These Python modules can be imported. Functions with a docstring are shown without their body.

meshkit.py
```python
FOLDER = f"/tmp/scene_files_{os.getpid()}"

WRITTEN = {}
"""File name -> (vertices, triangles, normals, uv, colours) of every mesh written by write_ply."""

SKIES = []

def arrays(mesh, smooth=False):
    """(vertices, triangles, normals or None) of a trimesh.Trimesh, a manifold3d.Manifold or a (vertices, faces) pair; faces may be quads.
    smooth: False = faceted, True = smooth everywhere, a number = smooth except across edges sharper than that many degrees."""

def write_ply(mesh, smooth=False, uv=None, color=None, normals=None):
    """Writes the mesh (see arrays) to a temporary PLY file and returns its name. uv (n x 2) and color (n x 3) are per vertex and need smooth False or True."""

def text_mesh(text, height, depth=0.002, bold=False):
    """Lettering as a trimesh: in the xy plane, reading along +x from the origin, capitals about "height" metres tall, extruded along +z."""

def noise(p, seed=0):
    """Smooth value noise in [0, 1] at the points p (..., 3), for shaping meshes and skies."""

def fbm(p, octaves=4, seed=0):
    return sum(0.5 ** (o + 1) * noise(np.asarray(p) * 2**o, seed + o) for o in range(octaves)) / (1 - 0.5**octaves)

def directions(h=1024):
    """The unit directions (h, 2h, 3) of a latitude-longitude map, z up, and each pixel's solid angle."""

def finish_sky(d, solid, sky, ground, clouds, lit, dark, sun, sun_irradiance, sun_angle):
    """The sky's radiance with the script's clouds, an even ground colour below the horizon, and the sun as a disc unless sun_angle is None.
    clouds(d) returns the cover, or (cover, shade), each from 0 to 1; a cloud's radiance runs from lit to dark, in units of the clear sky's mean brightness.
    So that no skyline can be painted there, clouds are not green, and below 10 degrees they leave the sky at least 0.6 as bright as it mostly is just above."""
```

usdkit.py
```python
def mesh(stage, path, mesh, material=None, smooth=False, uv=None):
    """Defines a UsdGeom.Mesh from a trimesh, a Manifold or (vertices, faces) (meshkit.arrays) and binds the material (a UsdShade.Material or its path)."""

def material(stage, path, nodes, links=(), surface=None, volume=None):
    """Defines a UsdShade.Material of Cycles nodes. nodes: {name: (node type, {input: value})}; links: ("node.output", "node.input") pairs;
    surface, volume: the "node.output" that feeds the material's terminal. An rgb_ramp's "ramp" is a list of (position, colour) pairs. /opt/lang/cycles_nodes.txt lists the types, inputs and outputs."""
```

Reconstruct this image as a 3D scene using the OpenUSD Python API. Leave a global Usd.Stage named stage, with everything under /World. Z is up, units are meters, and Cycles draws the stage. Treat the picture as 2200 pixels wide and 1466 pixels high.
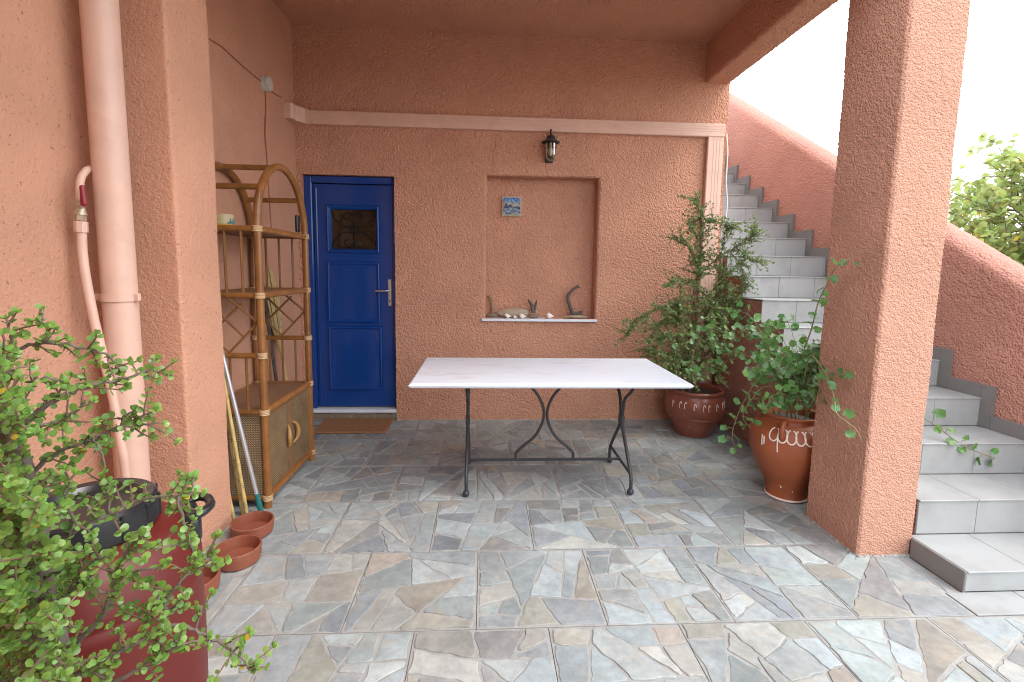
import math, random
import numpy as np, trimesh, manifold3d as m3, usdkit, meshkit
from shapely.geometry import Polygon, LineString, Point, box as sbox
from shapely.ops import split as shsplit
from shapely import affinity
from pxr import Usd, UsdGeom, UsdLux, UsdShade, Gf, Sdf, Vt

stage = Usd.Stage.CreateInMemory()
UsdGeom.SetStageUpAxis(stage, UsdGeom.Tokens.z)
UsdGeom.SetStageMetersPerUnit(stage, 1.0)
UsdGeom.Xform.Define(stage, '/World')
random.seed(7)
rng = np.random.default_rng(7)

# ------------------------------------------------------------------ camera
YAW, PITCH, ROLL = 0.05773, 0.10638, 0.01573
EYE = np.array([0.0, 0.0, 1.3433])
FPX, CX, CY, WPX, HPX = 1031.09, 1100.0, 687.61, 2200.0, 1466.0
_f = np.array([math.sin(YAW) * math.cos(PITCH), math.cos(YAW) * math.cos(PITCH), -math.sin(PITCH)])
_r = np.array([math.cos(YAW), -math.sin(YAW), 0.0])
_u = np.cross(_r, _f)
RIGHT = math.cos(ROLL) * _r + math.sin(ROLL) * _u
UP = -math.sin(ROLL) * _r + math.cos(ROLL) * _u
FWD = _f
FOCAL = 10.0
cam = UsdGeom.Camera.Define(stage, '/World/camera')
ap = FOCAL * WPX / FPX
cam.CreateFocalLengthAttr(FOCAL)
cam.CreateHorizontalApertureAttr(ap)
cam.CreateVerticalApertureAttr(ap * 682 / 1024)
cam.CreateHorizontalApertureOffsetAttr(0.0)
cam.CreateVerticalApertureOffsetAttr(-FOCAL * (HPX / 2 - CY) / FPX)
cam.CreateClippingRangeAttr(Gf.Vec2f(0.05, 400.0))
cam.CreateExposureAttr(1.88)
mt = Gf.Matrix4d(1.0)
for i, v in enumerate((RIGHT, UP, -FWD, EYE)):
    mt.SetRow(i, Gf.Vec4d(float(v[0]), float(v[1]), float(v[2]), 1.0 if i == 3 else 0.0))
UsdGeom.Xformable(cam).AddTransformOp().Set(mt)

# ------------------------------------------------------------------ sky and sun (bright hazy overcast)
SUN = np.array([0.75, -0.40, 1.25]); SUN = SUN / np.linalg.norm(SUN)
sky_mat = usdkit.material(stage, '/World/Looks/sky_air', {
    's': ('sky_texture', {'sky_type': 'single_scattering', 'sun_disc': False, 'sun_elevation': math.asin(SUN[2]),
                          'sun_rotation': math.atan2(SUN[0], SUN[1]), 'altitude': 50.0, 'aerosol_density': 2.0}),
    'tc': ('texture_coordinate', {}),
    'n': ('noise_texture', {'scale': 2.2, 'detail': 5.0, 'roughness': 0.55}),
    'r': ('rgb_ramp', {'ramp': [(0.0, (5.4, 5.8, 6.4)), (0.45, (6.3, 6.6, 6.95)), (1.0, (7.5, 7.6, 7.75))]}),
    'm': ('mix_color', {'blend_type': 'mix', 'fac': 0.86, 'use_clamp': False}),
    'b': ('background_shader', {'strength': 0.15})},
    [('tc.generated', 'n.vector'), ('n.fac', 'r.fac'), ('s.color', 'm.a'), ('r.color', 'm.b'), ('m.result', 'b.color')], surface='b.background')
dome = UsdLux.DomeLight.Define(stage, '/World/sky')
dome.CreateIntensityAttr(1.0)
UsdShade.MaterialBindingAPI.Apply(dome.GetPrim()).Bind(sky_mat)
dome.GetPrim().SetCustomDataByKey('kind', 'structure')
sun = UsdLux.DistantLight.Define(stage, '/World/sun')
sun.CreateIntensityAttr(0.14)
sun.CreateAngleAttr(25.0)
sun.CreateNormalizeAttr(True)
sun.CreateColorAttr(Gf.Vec3f(1.0, 0.97, 0.93))
zax = Gf.Vec3d(*map(float, SUN))
UsdGeom.Xformable(sun).AddTransformOp().Set(Gf.Matrix4d().SetRotate(Gf.Rotation(Gf.Vec3d(0, 0, 1), zax)))

# ------------------------------------------------------------------ helpers: picture point -> place on a plane
def ray(u, v):
    d = FWD + (u - CX) / FPX * RIGHT - (v - CY) / FPX * UP
    return d
def at_y(u, v, Y):
    d = ray(u, v); return EYE + d * (Y / d[1])
def at_x(u, v, X):
    d = ray(u, v); return EYE + d * (X / d[0])
def pix(P):
    c = np.atleast_2d(P) - EYE
    z = c @ FWD
    z = np.where(np.abs(z) < 1e-6, 1e-6, z)
    return np.stack([CX + FPX * (c @ RIGHT) / z, CY - FPX * (c @ UP) / z], 1), z

# ------------------------------------------------------------------ helpers: prims
_used = {}
def numbered(parent, name):
    k = (parent, name); n = _used.get(k, 0); _used[k] = n + 1
    return name if n == 0 else f'{name}_{n:03d}'
BASE = {}
def thing(name, label, cat, base=(0, 0, 0), group=None, kind=None):
    path = '/World/' + numbered('/World', name)
    x = UsdGeom.Xform.Define(stage, path)
    x.AddTranslateOp().Set(Gf.Vec3d(*map(float, base)))
    BASE[path] = np.array(base, float)
    tag(x.GetPrim(), label, cat, group, kind)
    return path
def tag(prim, label=None, cat=None, group=None, kind=None):
    for k, v in (('label', label), ('category', cat), ('group', group), ('kind', kind)):
        if v: prim.SetCustomDataByKey(k, v)
def part(parent, name, mesh, material, smooth=False, tone=None, label=None, kind=None):
    path = parent + '/' + numbered(parent, name)
    b = BASE[parent]
    if isinstance(mesh, (list, tuple)) and len(mesh) and isinstance(mesh[0], trimesh.Trimesh):
        mesh = trimesh.util.concatenate(list(mesh))
    if hasattr(mesh, 'to_mesh'):
        mm = mesh.to_mesh(); mesh = trimesh.Trimesh(mm.vert_properties[:, :3], mm.tri_verts, process=False)
    mesh = mesh.copy(); mesh.vertices = np.asarray(mesh.vertices) - b
    m = usdkit.mesh(stage, path, mesh, material, smooth)
    BASE[path] = b
    if tone is not None:
        t = np.asarray(tone, np.float32)
        if t.ndim == 1: t = np.tile(t, (len(m.GetPointsAttr().Get()), 1))
        UsdGeom.PrimvarsAPI(m).CreatePrimvar('tone', Sdf.ValueTypeNames.Color3fArray, 'vertex').Set(Vt.Vec3fArray.FromNumpy(t))
    tag(m.GetPrim(), label, None, None, kind)
    return path
def single(name, label, cat, mesh, material, smooth=False, group=None, kind=None, tone=None):
    path = '/World/' + numbered('/World', name)
    if isinstance(mesh, (list, tuple)): mesh = trimesh.util.concatenate(list(mesh))
    m = usdkit.mesh(stage, path, mesh, material, smooth)
    if tone is not None:
        t = np.asarray(tone, np.float32)
        if t.ndim == 1: t = np.tile(t, (len(m.GetPointsAttr().Get()), 1))
        UsdGeom.PrimvarsAPI(m).CreatePrimvar('tone', Sdf.ValueTypeNames.Color3fArray, 'vertex').Set(Vt.Vec3fArray.FromNumpy(t))
    BASE[path] = np.zeros(3)
    tag(m.GetPrim(), label, cat, group, kind)
    return path

# ------------------------------------------------------------------ helpers: shapes
def hull(pts):
    return trimesh.convex.convex_hull(np.asarray(pts, float))
def cbox(x0, x1, y0, y1, z0, z1, c=0.003):
    c = min(c, 0.45 * min(x1 - x0, y1 - y0, z1 - z0))
    P = []
    for ix in (0, 1):
        for iy in (0, 1):
            for iz in (0, 1):
                x, y, z = (x0, x1)[ix], (y0, y1)[iy], (z0, z1)[iz]
                sx, sy, sz = (c, -c)[ix], (c, -c)[iy], (c, -c)[iz]
                P += [(x, y + sy, z + sz), (x + sx, y, z + sz), (x + sx, y + sy, z)]
    return hull(P)
def smooth_path(P, n=8):
    P = np.asarray(P, float)
    if len(P) < 3: return np.array([P[0] + (P[-1] - P[0]) * t for t in np.linspace(0, 1, n + 1)])
    Q = np.vstack([2 * P[0] - P[1], P, 2 * P[-1] - P[-2]]); out = []
    for i in range(1, len(Q) - 2):
        for t in np.linspace(0, 1, n, endpoint=False):
            a, b, c, d = Q[i - 1], Q[i], Q[i + 1], Q[i + 2]
            out.append(0.5 * (2 * b + (c - a) * t + (2 * a - 5 * b + 4 * c - d) * t * t + (3 * b - a - 3 * c + d) * t ** 3))
    out.append(P[-1]); return np.array(out)
def tube(P, r, n=8, cap=True):
    P = np.asarray(P, float); r = np.broadcast_to(np.asarray(r, float), len(P))
    T = np.gradient(P, axis=0); T /= np.maximum(np.linalg.norm(T, axis=1, keepdims=True), 1e-9)
    a = np.array([0, 0, 1.0]) if abs(T[0][2]) < 0.9 else np.array([1.0, 0, 0])
    N = np.cross(T[0], a); N /= np.linalg.norm(N); V, F = [], []
    ang = np.arange(n) * 2 * math.pi / n
    for i in range(len(P)):
        N = N - T[i] * (N @ T[i]); N /= max(np.linalg.norm(N), 1e-9); B = np.cross(T[i], N)
        V.append(P[i] + r[i] * (np.cos(ang)[:, None] * N + np.sin(ang)[:, None] * B))
    V = np.vstack(V)
    for i in range(len(P) - 1):
        for k in range(n):
            a0, a1, b0, b1 = i * n + k, i * n + (k + 1) % n, (i + 1) * n + k, (i + 1) * n + (k + 1) % n
            F += [(a0, a1, b1), (a0, b1, b0)]
    if cap:
        V = np.vstack([V, P[0], P[-1]]); c0, c1 = len(V) - 2, len(V) - 1; L = (len(P) - 1) * n
        for k in range(n): F += [(c0, (k + 1) % n, k), (c1, L + k, L + (k + 1) % n)]
    return trimesh.Trimesh(V, F, process=False)
def lathe(profile, n=32, c=(0, 0, 0)):
    pr = np.asarray(profile, float); ang = np.arange(n) * 2 * math.pi / n; V, F = [], []
    for r, z in pr: V.append(np.stack([r * np.cos(ang), r * np.sin(ang), np.full(n, z)], 1))
    V = np.vstack(V)
    for i in range(len(pr) - 1):
        for k in range(n):
            a0, a1, b0, b1 = i * n + k, i * n + (k + 1) % n, (i + 1) * n + k, (i + 1) * n + (k + 1) % n
            F += [(a0, a1, b1), (a0, b1, b0)]
    m = trimesh.Trimesh(V + np.asarray(c, float), F, process=False)
    m.update_faces(m.area_faces > 1e-12)
    return m
def curve_profile(pts, n=5):
    return smooth_path(np.array([(r, 0, z) for r, z in pts]), n)[:, [0, 2]]
def ball(c, r, sub=2, s=(1, 1, 1)):
    m = trimesh.creation.icosphere(sub, 1.0); m.vertices = m.vertices * np.asarray(s, float) * r + np.asarray(c, float); return m
def prism_y(poly, y0, y1):
    """polygon in (x, z), extruded along y"""
    m = trimesh.creation.extrude_polygon(poly, y1 - y0, engine='earcut')
    v = m.vertices.copy(); m.vertices = np.stack([v[:, 0], y1 - v[:, 2], v[:, 1]], 1); return m
def prism_x(poly, x0, x1):
    """polygon in (y, z), extruded along x"""
    m = trimesh.creation.extrude_polygon(poly, x1 - x0, engine='earcut')
    v = m.vertices.copy(); m.vertices = np.stack([x0 + v[:, 2], v[:, 0], v[:, 1]], 1); return m
def to_manifold(m):
    m = trimesh.Trimesh(m.vertices, m.faces); m.merge_vertices()
    return m3.Manifold(m3.Mesh(np.asarray(m.vertices, np.float32), np.asarray(m.faces, np.uint32)))
def roughcast(m, size, amp, scale, seed=0, amp2=0.0, keep=None):
    """refines a solid and pushes its skin in and out as thrown plaster does"""
    mf = to_manifold(m).refine_to_length(size).to_mesh()
    t = trimesh.Trimesh(mf.vert_properties[:, :3], mf.tri_verts, process=False); t.merge_vertices()
    N = np.array(t.vertex_normals); V = np.array(t.vertices)
    h = meshkit.fbm(V * scale, 3, seed) - 0.5
    h += 0.9 * np.maximum(meshkit.noise(V * scale * 0.8 + 31.7, seed + 5) - 0.55, 0)
    if amp2: h += amp2 / amp * (meshkit.fbm(V * 3.1 + 7, 2, seed + 9) - 0.5)
    t.vertices = V + N * (h * 2 * amp)[:, None]
    return t
def disk_between(p, q, r, n=12):
    return tube(np.array([p, q], float), r, n)
def inter_rect(x0, x1, z0, z1, Y, rings, fill=True):
    """a moulded rectangular panel on a face looking towards -y: rings are (inset, height towards the viewer)"""
    V, F = [], []
    for i, h in rings:
        V += [(x0 + i, Y - h, z0 + i), (x1 - i, Y - h, z0 + i), (x1 - i, Y - h, z1 - i), (x0 + i, Y - h, z1 - i)]
    for k in range(len(rings) - 1):
        for j in range(4):
            a, b, c, d = 4 * k + j, 4 * k + (j + 1) % 4, 4 * k + 4 + (j + 1) % 4, 4 * k + 4 + j
            F += [(a, b, c), (a, c, d)]
    if fill: L = 4 * (len(rings) - 1); F += [(L, L + 1, L + 2), (L, L + 2, L + 3)]
    return trimesh.Trimesh(V, F, process=False)

# ------------------------------------------------------------------ materials
def mat(name, base, rough=0.6, var=0.12, vscale=6.0, bump=0.0, bscale=60.0, bdist=0.004, bdetail=3.0, metal=0.0, dirt_or_shade=None, dscale=3.0, dpos=(0.55, 0.75), coat=0.0, stretch=(1, 1, 1), spec=None, damt=1.0, fine=0.0, fscale=150.0, lump=None):
    b = np.array(base, float)
    P = {'base_color': tuple(b), 'roughness': rough, 'metallic': metal, 'coat_weight': coat}
    if spec is not None: P['specular_ior_level'] = spec
    nodes = {'g': ('geometry', {}), 'mp': ('mapping', {'scale': stretch}),
             'n': ('noise_texture', {'scale': vscale, 'detail': 5.0, 'roughness': 0.6}),
             'r': ('rgb_ramp', {'ramp': [(0.25, tuple(np.clip(b * (1 - var), 0, 1))), (0.75, tuple(np.clip(b * (1 + var), 0, 1)))]}),
             'p': ('principled_bsdf', P)}
    links = [('g.position', 'mp.vector'), ('mp.vector', 'n.vector'), ('n.fac', 'r.fac')]
    col = 'r.color'
    if dirt_or_shade is not None:
        nodes['dn'] = ('noise_texture', {'scale': dscale, 'detail': 6.0, 'roughness': 0.62})
        nodes['dr'] = ('map_range', {'from_min': dpos[0], 'from_max': dpos[1], 'to_min': 0.0, 'to_max': damt, 'clamp': True})
        nodes['dm'] = ('mix_color', {'blend_type': 'mix', 'b': tuple(dirt_or_shade)})
        links += [('mp.vector', 'dn.vector'), ('dn.fac', 'dr.value'), ('dr.result', 'dm.fac'), (col, 'dm.a')]
        col = 'dm.result'
    links.append((col, 'p.base_color'))
    if bump:
        nodes['bn'] = ('noise_texture', {'scale': bscale, 'detail': bdetail, 'roughness': 0.55})
        nodes['b'] = ('bump', {'strength': bump, 'distance': bdist})
        links += [('mp.vector', 'bn.vector')]
        hsrc = 'bn.fac'
        if fine:
            nodes['fn'] = ('noise_texture', {'scale': fscale, 'detail': 2.0})
            nodes['fm'] = ('math', {'math_type': 'multiply_add', 'value2': fine})
            links += [('g.position', 'fn.vector'), ('fn.fac', 'fm.value1'), ('bn.fac', 'fm.value3')]
            hsrc = 'fm.value'
        if lump:
            nodes['wn'] = ('noise_texture', {'scale': lump[0] * 0.45, 'detail': 2.0})
            nodes['wv'] = ('vector_math', {'math_type': 'multiply_add', 'vector2': (0.9 / lump[0],) * 3})
            nodes['vo'] = ('voronoi_texture', {'feature': 'smooth_f1', 'scale': lump[0], 'smoothness': 0.35})
            nodes['vm'] = ('math', {'math_type': 'multiply_add', 'value2': -lump[1]})
            links += [('g.position', 'wn.vector'), ('wn.color', 'wv.vector1'), ('g.position', 'wv.vector3'), ('wv.vector', 'vo.vector'), ('vo.distance', 'vm.value1'), (hsrc, 'vm.value3')]
            hsrc = 'vm.value'
        links += [(hsrc, 'b.height'), ('b.normal', 'p.normal')]
    return usdkit.material(stage, '/World/Looks/' + name, nodes, links, surface='p.BSDF')
def tone_mat(name, rough=0.55, var=0.18, vscale=22.0, bump=0.25, bscale=40.0, bdist=0.003, translucent=0.0, spec=0.5, stretch=(1, 1, 1), veins=None, big=0.0):
    """takes each piece's own colour from the mesh"""
    nodes = {'g': ('geometry', {}), 'a': ('attribute', {'attribute': 'tone'}), 'mp': ('mapping', {'scale': stretch}),
             'n': ('noise_texture', {'scale': vscale, 'detail': 6.0, 'roughness': 0.65}),
             'mr': ('map_range', {'from_min': 0.25, 'from_max': 0.75, 'to_min': 1 - var, 'to_max': 1 + var, 'clamp': False}),
             'hs': ('hsv', {}),
             'bn': ('noise_texture', {'scale': bscale, 'detail': 5.0, 'roughness': 0.6}),
             'b': ('bump', {'strength': bump, 'distance': bdist}),
             'p': ('principled_bsdf', {'roughness': rough, 'specular_ior_level': spec})}
    nodes['bg'] = ('noise_texture', {'scale': 2.6, 'detail': 5.0, 'roughness': 0.65})
    nodes['bm'] = ('map_range', {'from_min': 0.32, 'from_max': 0.62, 'to_min': 1 - big, 'to_max': 1.04, 'clamp': True})
    nodes['mu'] = ('math', {'math_type': 'multiply'})
    links = [('g.position', 'mp.vector'), ('mp.vector', 'n.vector'), ('n.fac', 'mr.value'), ('g.position', 'bg.vector'), ('bg.fac', 'bm.value'), ('mr.result', 'mu.value1'), ('bm.result', 'mu.value2'), ('mu.value', 'hs.value'), ('a.color', 'hs.color'),
             ('mp.vector', 'bn.vector'), ('bn.fac', 'b.height'), ('b.normal', 'p.normal')]
    col = 'hs.color'
    if veins is not None:
        nodes['vn'] = ('noise_texture', {'scale': veins[1], 'detail': 4.0, 'roughness': 0.7})
        nodes['vr'] = ('map_range', {'from_min': 0.54, 'from_max': 0.68, 'to_min': 0.0, 'to_max': veins[2], 'clamp': True})
        nodes['vm'] = ('mix_color', {'blend_type': 'mix', 'b': veins[0]})
        links += [('g.position', 'vn.vector'), ('vn.fac', 'vr.value'), ('vr.result', 'vm.fac'), (col, 'vm.a')]
        col = 'vm.result'
    links.append((col, 'p.base_color'))
    if translucent:
        nodes['t'] = ('translucent_bsdf', {}); nodes['mx'] = ('mix_closure', {'fac': translucent})
        links += [(col, 't.color'), ('p.BSDF', 'mx.closure1'), ('t.BSDF', 'mx.closure2')]
        return usdkit.material(stage, '/World/Looks/' + name, nodes, links, surface='mx.closure')
    return usdkit.material(stage, '/World/Looks/' + name, nodes, links, surface='p.BSDF')

TERRA = (0.53, 0.272, 0.18)
M_wall = mat('terracotta_roughcast', TERRA, 0.85, 0.10, 2.2, dirt_or_shade=(0.43, 0.215, 0.145), dscale=1.7, dpos=(0.5, 0.8), damt=0.6, bump=0.95, bscale=34.0, bdist=0.015, bdetail=3.0, fine=0.12, fscale=170.0, spec=0.2, lump=(66.0, 0.7))
M_wall_fine = mat('terracotta_render', (0.52, 0.272, 0.178), 0.85, 0.10, 2.5, bump=0.7, bscale=60.0, bdist=0.006, bdetail=3.0, dirt_or_shade=(0.21, 0.095, 0.055), dscale=85.0, dpos=(0.615, 0.665), spec=0.2, damt=0.75, lump=(110.0, 0.4))  # dark specks paint the shade of small pits into the colour
M_wall_rough = mat('terracotta_thrown_plaster', (0.48, 0.255, 0.18), 0.85, 0.10, 3.0, bump=0.8, bscale=60.0, bdist=0.009, bdetail=2.0, spec=0.2, fine=0.12, fscale=220.0, lump=(125.0, 1.0))
M_stairwall = mat('red_terracotta_roughcast', (0.43, 0.212, 0.162), 0.85, 0.10, 2.5, bump=1.0, bscale=40.0, bdist=0.011, bdetail=2.0, fine=0.15, fscale=170.0, spec=0.2, lump=(84.0, 0.8))
M_pinkpaint = mat('pink_painted_plastic', (0.62, 0.40, 0.31), 0.45, 0.05, 5.0, dirt_or_shade=(0.44, 0.25, 0.18), dscale=9.0, dpos=(0.5, 0.8), damt=0.5, bump=0.12, bscale=24.0, bdist=0.002)
M_blue = mat('blue_gloss_paint', (0.007, 0.044, 0.205), 0.14, 0.05, 3.0, bump=0.05, bscale=18.0, bdist=0.002)
M_marble = mat('white_marble', (0.66, 0.705, 0.77), 0.33, 0.03, 2.0, dirt_or_shade=(0.52, 0.46, 0.42), dscale=3.4, dpos=(0.56, 0.66), stretch=(1.0, 2.6, 1.0), damt=0.45)
M_iron = mat('black_wrought_iron', (0.025, 0.026, 0.03), 0.42, 0.2, 30.0, bump=0.15, bscale=90.0, bdist=0.001)
M_grille = mat('dull_black_iron', (0.012, 0.012, 0.012), 0.8, spec=0.2)
M_blackplastic = mat('black_plastic', (0.012, 0.012, 0.013), 0.28, 0.1, 10.0)
M_rattan = mat('rattan_cane', (0.22, 0.09, 0.024), 0.30, 0.35, 9.0, bump=0.15, bscale=40.0, bdist=0.002, dirt_or_shade=(0.12, 0.045, 0.015), dscale=14.0, dpos=(0.5, 0.75), damt=0.8)
M_rattan_thin = mat('rattan_spindle', (0.18, 0.075, 0.024), 0.35, 0.3, 12.0, bump=0.1, bscale=60.0, bdist=0.001)
M_binding = mat('pale_cane_binding', (0.46, 0.30, 0.16), 0.5, 0.25, 60.0, bump=0.5, bscale=240.0, bdist=0.002)
M_brownboard = mat('brown_shelf_board', (0.17, 0.085, 0.045), 0.5, 0.25, 8.0, stretch=(4, 0.6, 1))
M_terracotta = mat('terracotta_pot', (0.215, 0.062, 0.034), 0.55, 0.18, 8.0, dirt_or_shade=(0.30, 0.15, 0.10), dscale=9.0, dpos=(0.55, 0.75), damt=0.6)
M_jar = mat('orange_terracotta_jar', (0.27, 0.072, 0.025), 0.5, 0.15, 5.0, dirt_or_shade=(0.27, 0.07, 0.035), dscale=5.0, dpos=(0.5, 0.7), damt=0.7, bump=0.15, bscale=40, bdist=0.002)
M_glazed = mat('brown_glazed_pot', (0.185, 0.057, 0.036), 0.26, 0.22, 6.0, dirt_or_shade=(0.36, 0.20, 0.14), dscale=16.0, dpos=(0.62, 0.72), damt=0.5)
M_whitepaint = mat('white_slip_paint', (0.72, 0.62, 0.54), 0.6, 0.1, 20.0)
M_barrel = mat('red_barrel_plastic', (0.10, 0.009, 0.006), 0.5, 0.10, 3.0, dirt_or_shade=(0.15, 0.022, 0.014), dscale=7.0, dpos=(0.58, 0.75), damt=0.45)
M_tile = mat('grey_stair_tile', (0.30, 0.307, 0.303), 0.42, 0.05, 7.0, dirt_or_shade=(0.20, 0.195, 0.18), dscale=4.5, dpos=(0.48, 0.72), damt=0.6, bump=0.05, bscale=60.0, bdist=0.001)
M_skirt = mat('dark_grey_tile', (0.15, 0.143, 0.136), 0.45, 0.08, 9.0)
M_grout = mat('tile_grout', (0.36, 0.36, 0.35), 0.8, 0.1, 20.0)
M_mortar = mat('grey_brown_mortar', (0.285, 0.28, 0.265), 0.85, 0.16, 14.0, bump=0.5, bscale=90.0, bdist=0.004, dirt_or_shade=(0.16, 0.14, 0.12), dscale=5.0, dpos=(0.55, 0.75), damt=0.6)
M_bed = mat('dark_joint_bed', (0.18, 0.17, 0.155), 0.9, 0.2, 20.0)
M_earth = mat('dry_earth', (0.30, 0.25, 0.19), 0.95, 0.2, 1.5, bump=0.5, bscale=8.0, bdist=0.03)
M_stone = tone_mat('paving_stone', rough=0.62, var=0.20, vscale=26.0, bump=0.55, bscale=34.0, bdist=0.004, veins=((0.36, 0.30, 0.23), 7.0, 0.4), spec=0.35, big=0.32)
M_mat = mat('coir_doormat', (0.27, 0.13, 0.055), 0.95, 0.2, 40.0, bump=0.8, bscale=300.0, bdist=0.004)
M_handle = mat('honey_rattan_handle', (0.34, 0.18, 0.06), 0.4, 0.2, 30.0)
M_steel = mat('brushed_steel', (0.62, 0.61, 0.60), 0.35, 0.05, 10.0, metal=1.0)
M_brass = mat('worn_brass_valve', (0.50, 0.42, 0.30), 0.4, 0.25, 60.0, metal=0.7)
M_redhandle = mat('dark_red_vinyl', (0.20, 0.012, 0.02), 0.35)
M_white = mat('white_plastic', (0.50, 0.48, 0.44), 0.4, 0.05, 10.0, dirt_or_shade=(0.4, 0.33, 0.28), dscale=30, dpos=(0.58, 0.75), damt=0.5)
M_cable = mat('brown_painted_cable', (0.30, 0.10, 0.06), 0.6)
M_whitecable = mat('white_cable', (0.66, 0.62, 0.58), 0.5)
M_bamboo = mat('bamboo_cane', (0.50, 0.36, 0.14), 0.45, 0.2, 20.0, dirt_or_shade=(0.22, 0.13, 0.05), dscale=18.0, dpos=(0.55, 0.7))
M_alu = mat('grey_pole', (0.55, 0.55, 0.58), 0.3, 0.08, 12.0, metal=0.75)
M_teal = mat('teal_grip', (0.01, 0.13, 0.13), 0.45)
M_straw = mat('broom_straw', (0.46, 0.33, 0.14), 0.8, 0.25, 60.0, bump=0.6, bscale=120.0, bdist=0.004, stretch=(1, 1, 0.12))
M_bark = mat('grey_brown_bark', (0.16, 0.125, 0.10), 0.85, 0.3, 24.0, bump=0.7, bscale=70.0, bdist=0.004, stretch=(1, 1, 0.5))
M_twig = mat('reddish_twig', (0.15, 0.085, 0.06), 0.7, 0.25, 40.0)
M_vine = mat('green_brown_vine', (0.17, 0.16, 0.07), 0.6, 0.3, 20.0)
M_leaf = tone_mat('succulent_leaf', rough=0.36, var=0.10, vscale=30.0, bump=0.05, translucent=0.3)
M_ivyleaf = tone_mat('ivy_leaf', rough=0.36, var=0.14, vscale=50.0, bump=0.2, bscale=80.0, bdist=0.002, translucent=0.25)
M_treeleaf = tone_mat('tree_leaf', rough=0.45, var=0.12, vscale=8.0, bump=0.1, translucent=0.5)
M_soil = mat('dark_potting_soil', (0.05, 0.035, 0.025), 0.95, 0.3, 40.0, bump=0.6, bscale=90.0, bdist=0.006)
M_pebble = mat('grey_beige_pebble', (0.36, 0.29, 0.20), 0.6, 0.15, 25.0, bump=0.1, bscale=60, bdist=0.001)
M_pebble_dark = mat('dark_beige_pebble', (0.22, 0.165, 0.115), 0.65, 0.2, 25.0)
M_driftwood = mat('dark_driftwood', (0.085, 0.068, 0.062), 0.75, 0.5, 60.0, bump=0.8, bscale=110.0, bdist=0.004, stretch=(1, 1, 0.3))
M_driftpale = mat('pale_driftwood', (0.24, 0.155, 0.085), 0.75, 0.4, 60.0, bump=0.6, bscale=110.0, bdist=0.004, stretch=(1, 1, 0.3))
M_shell = mat('white_shell', (0.80, 0.74, 0.70), 0.4, 0.08, 70.0)
M_curtain = mat('brown_curtain', (0.10, 0.065, 0.045), 0.9, 0.1, 10.0)
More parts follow.
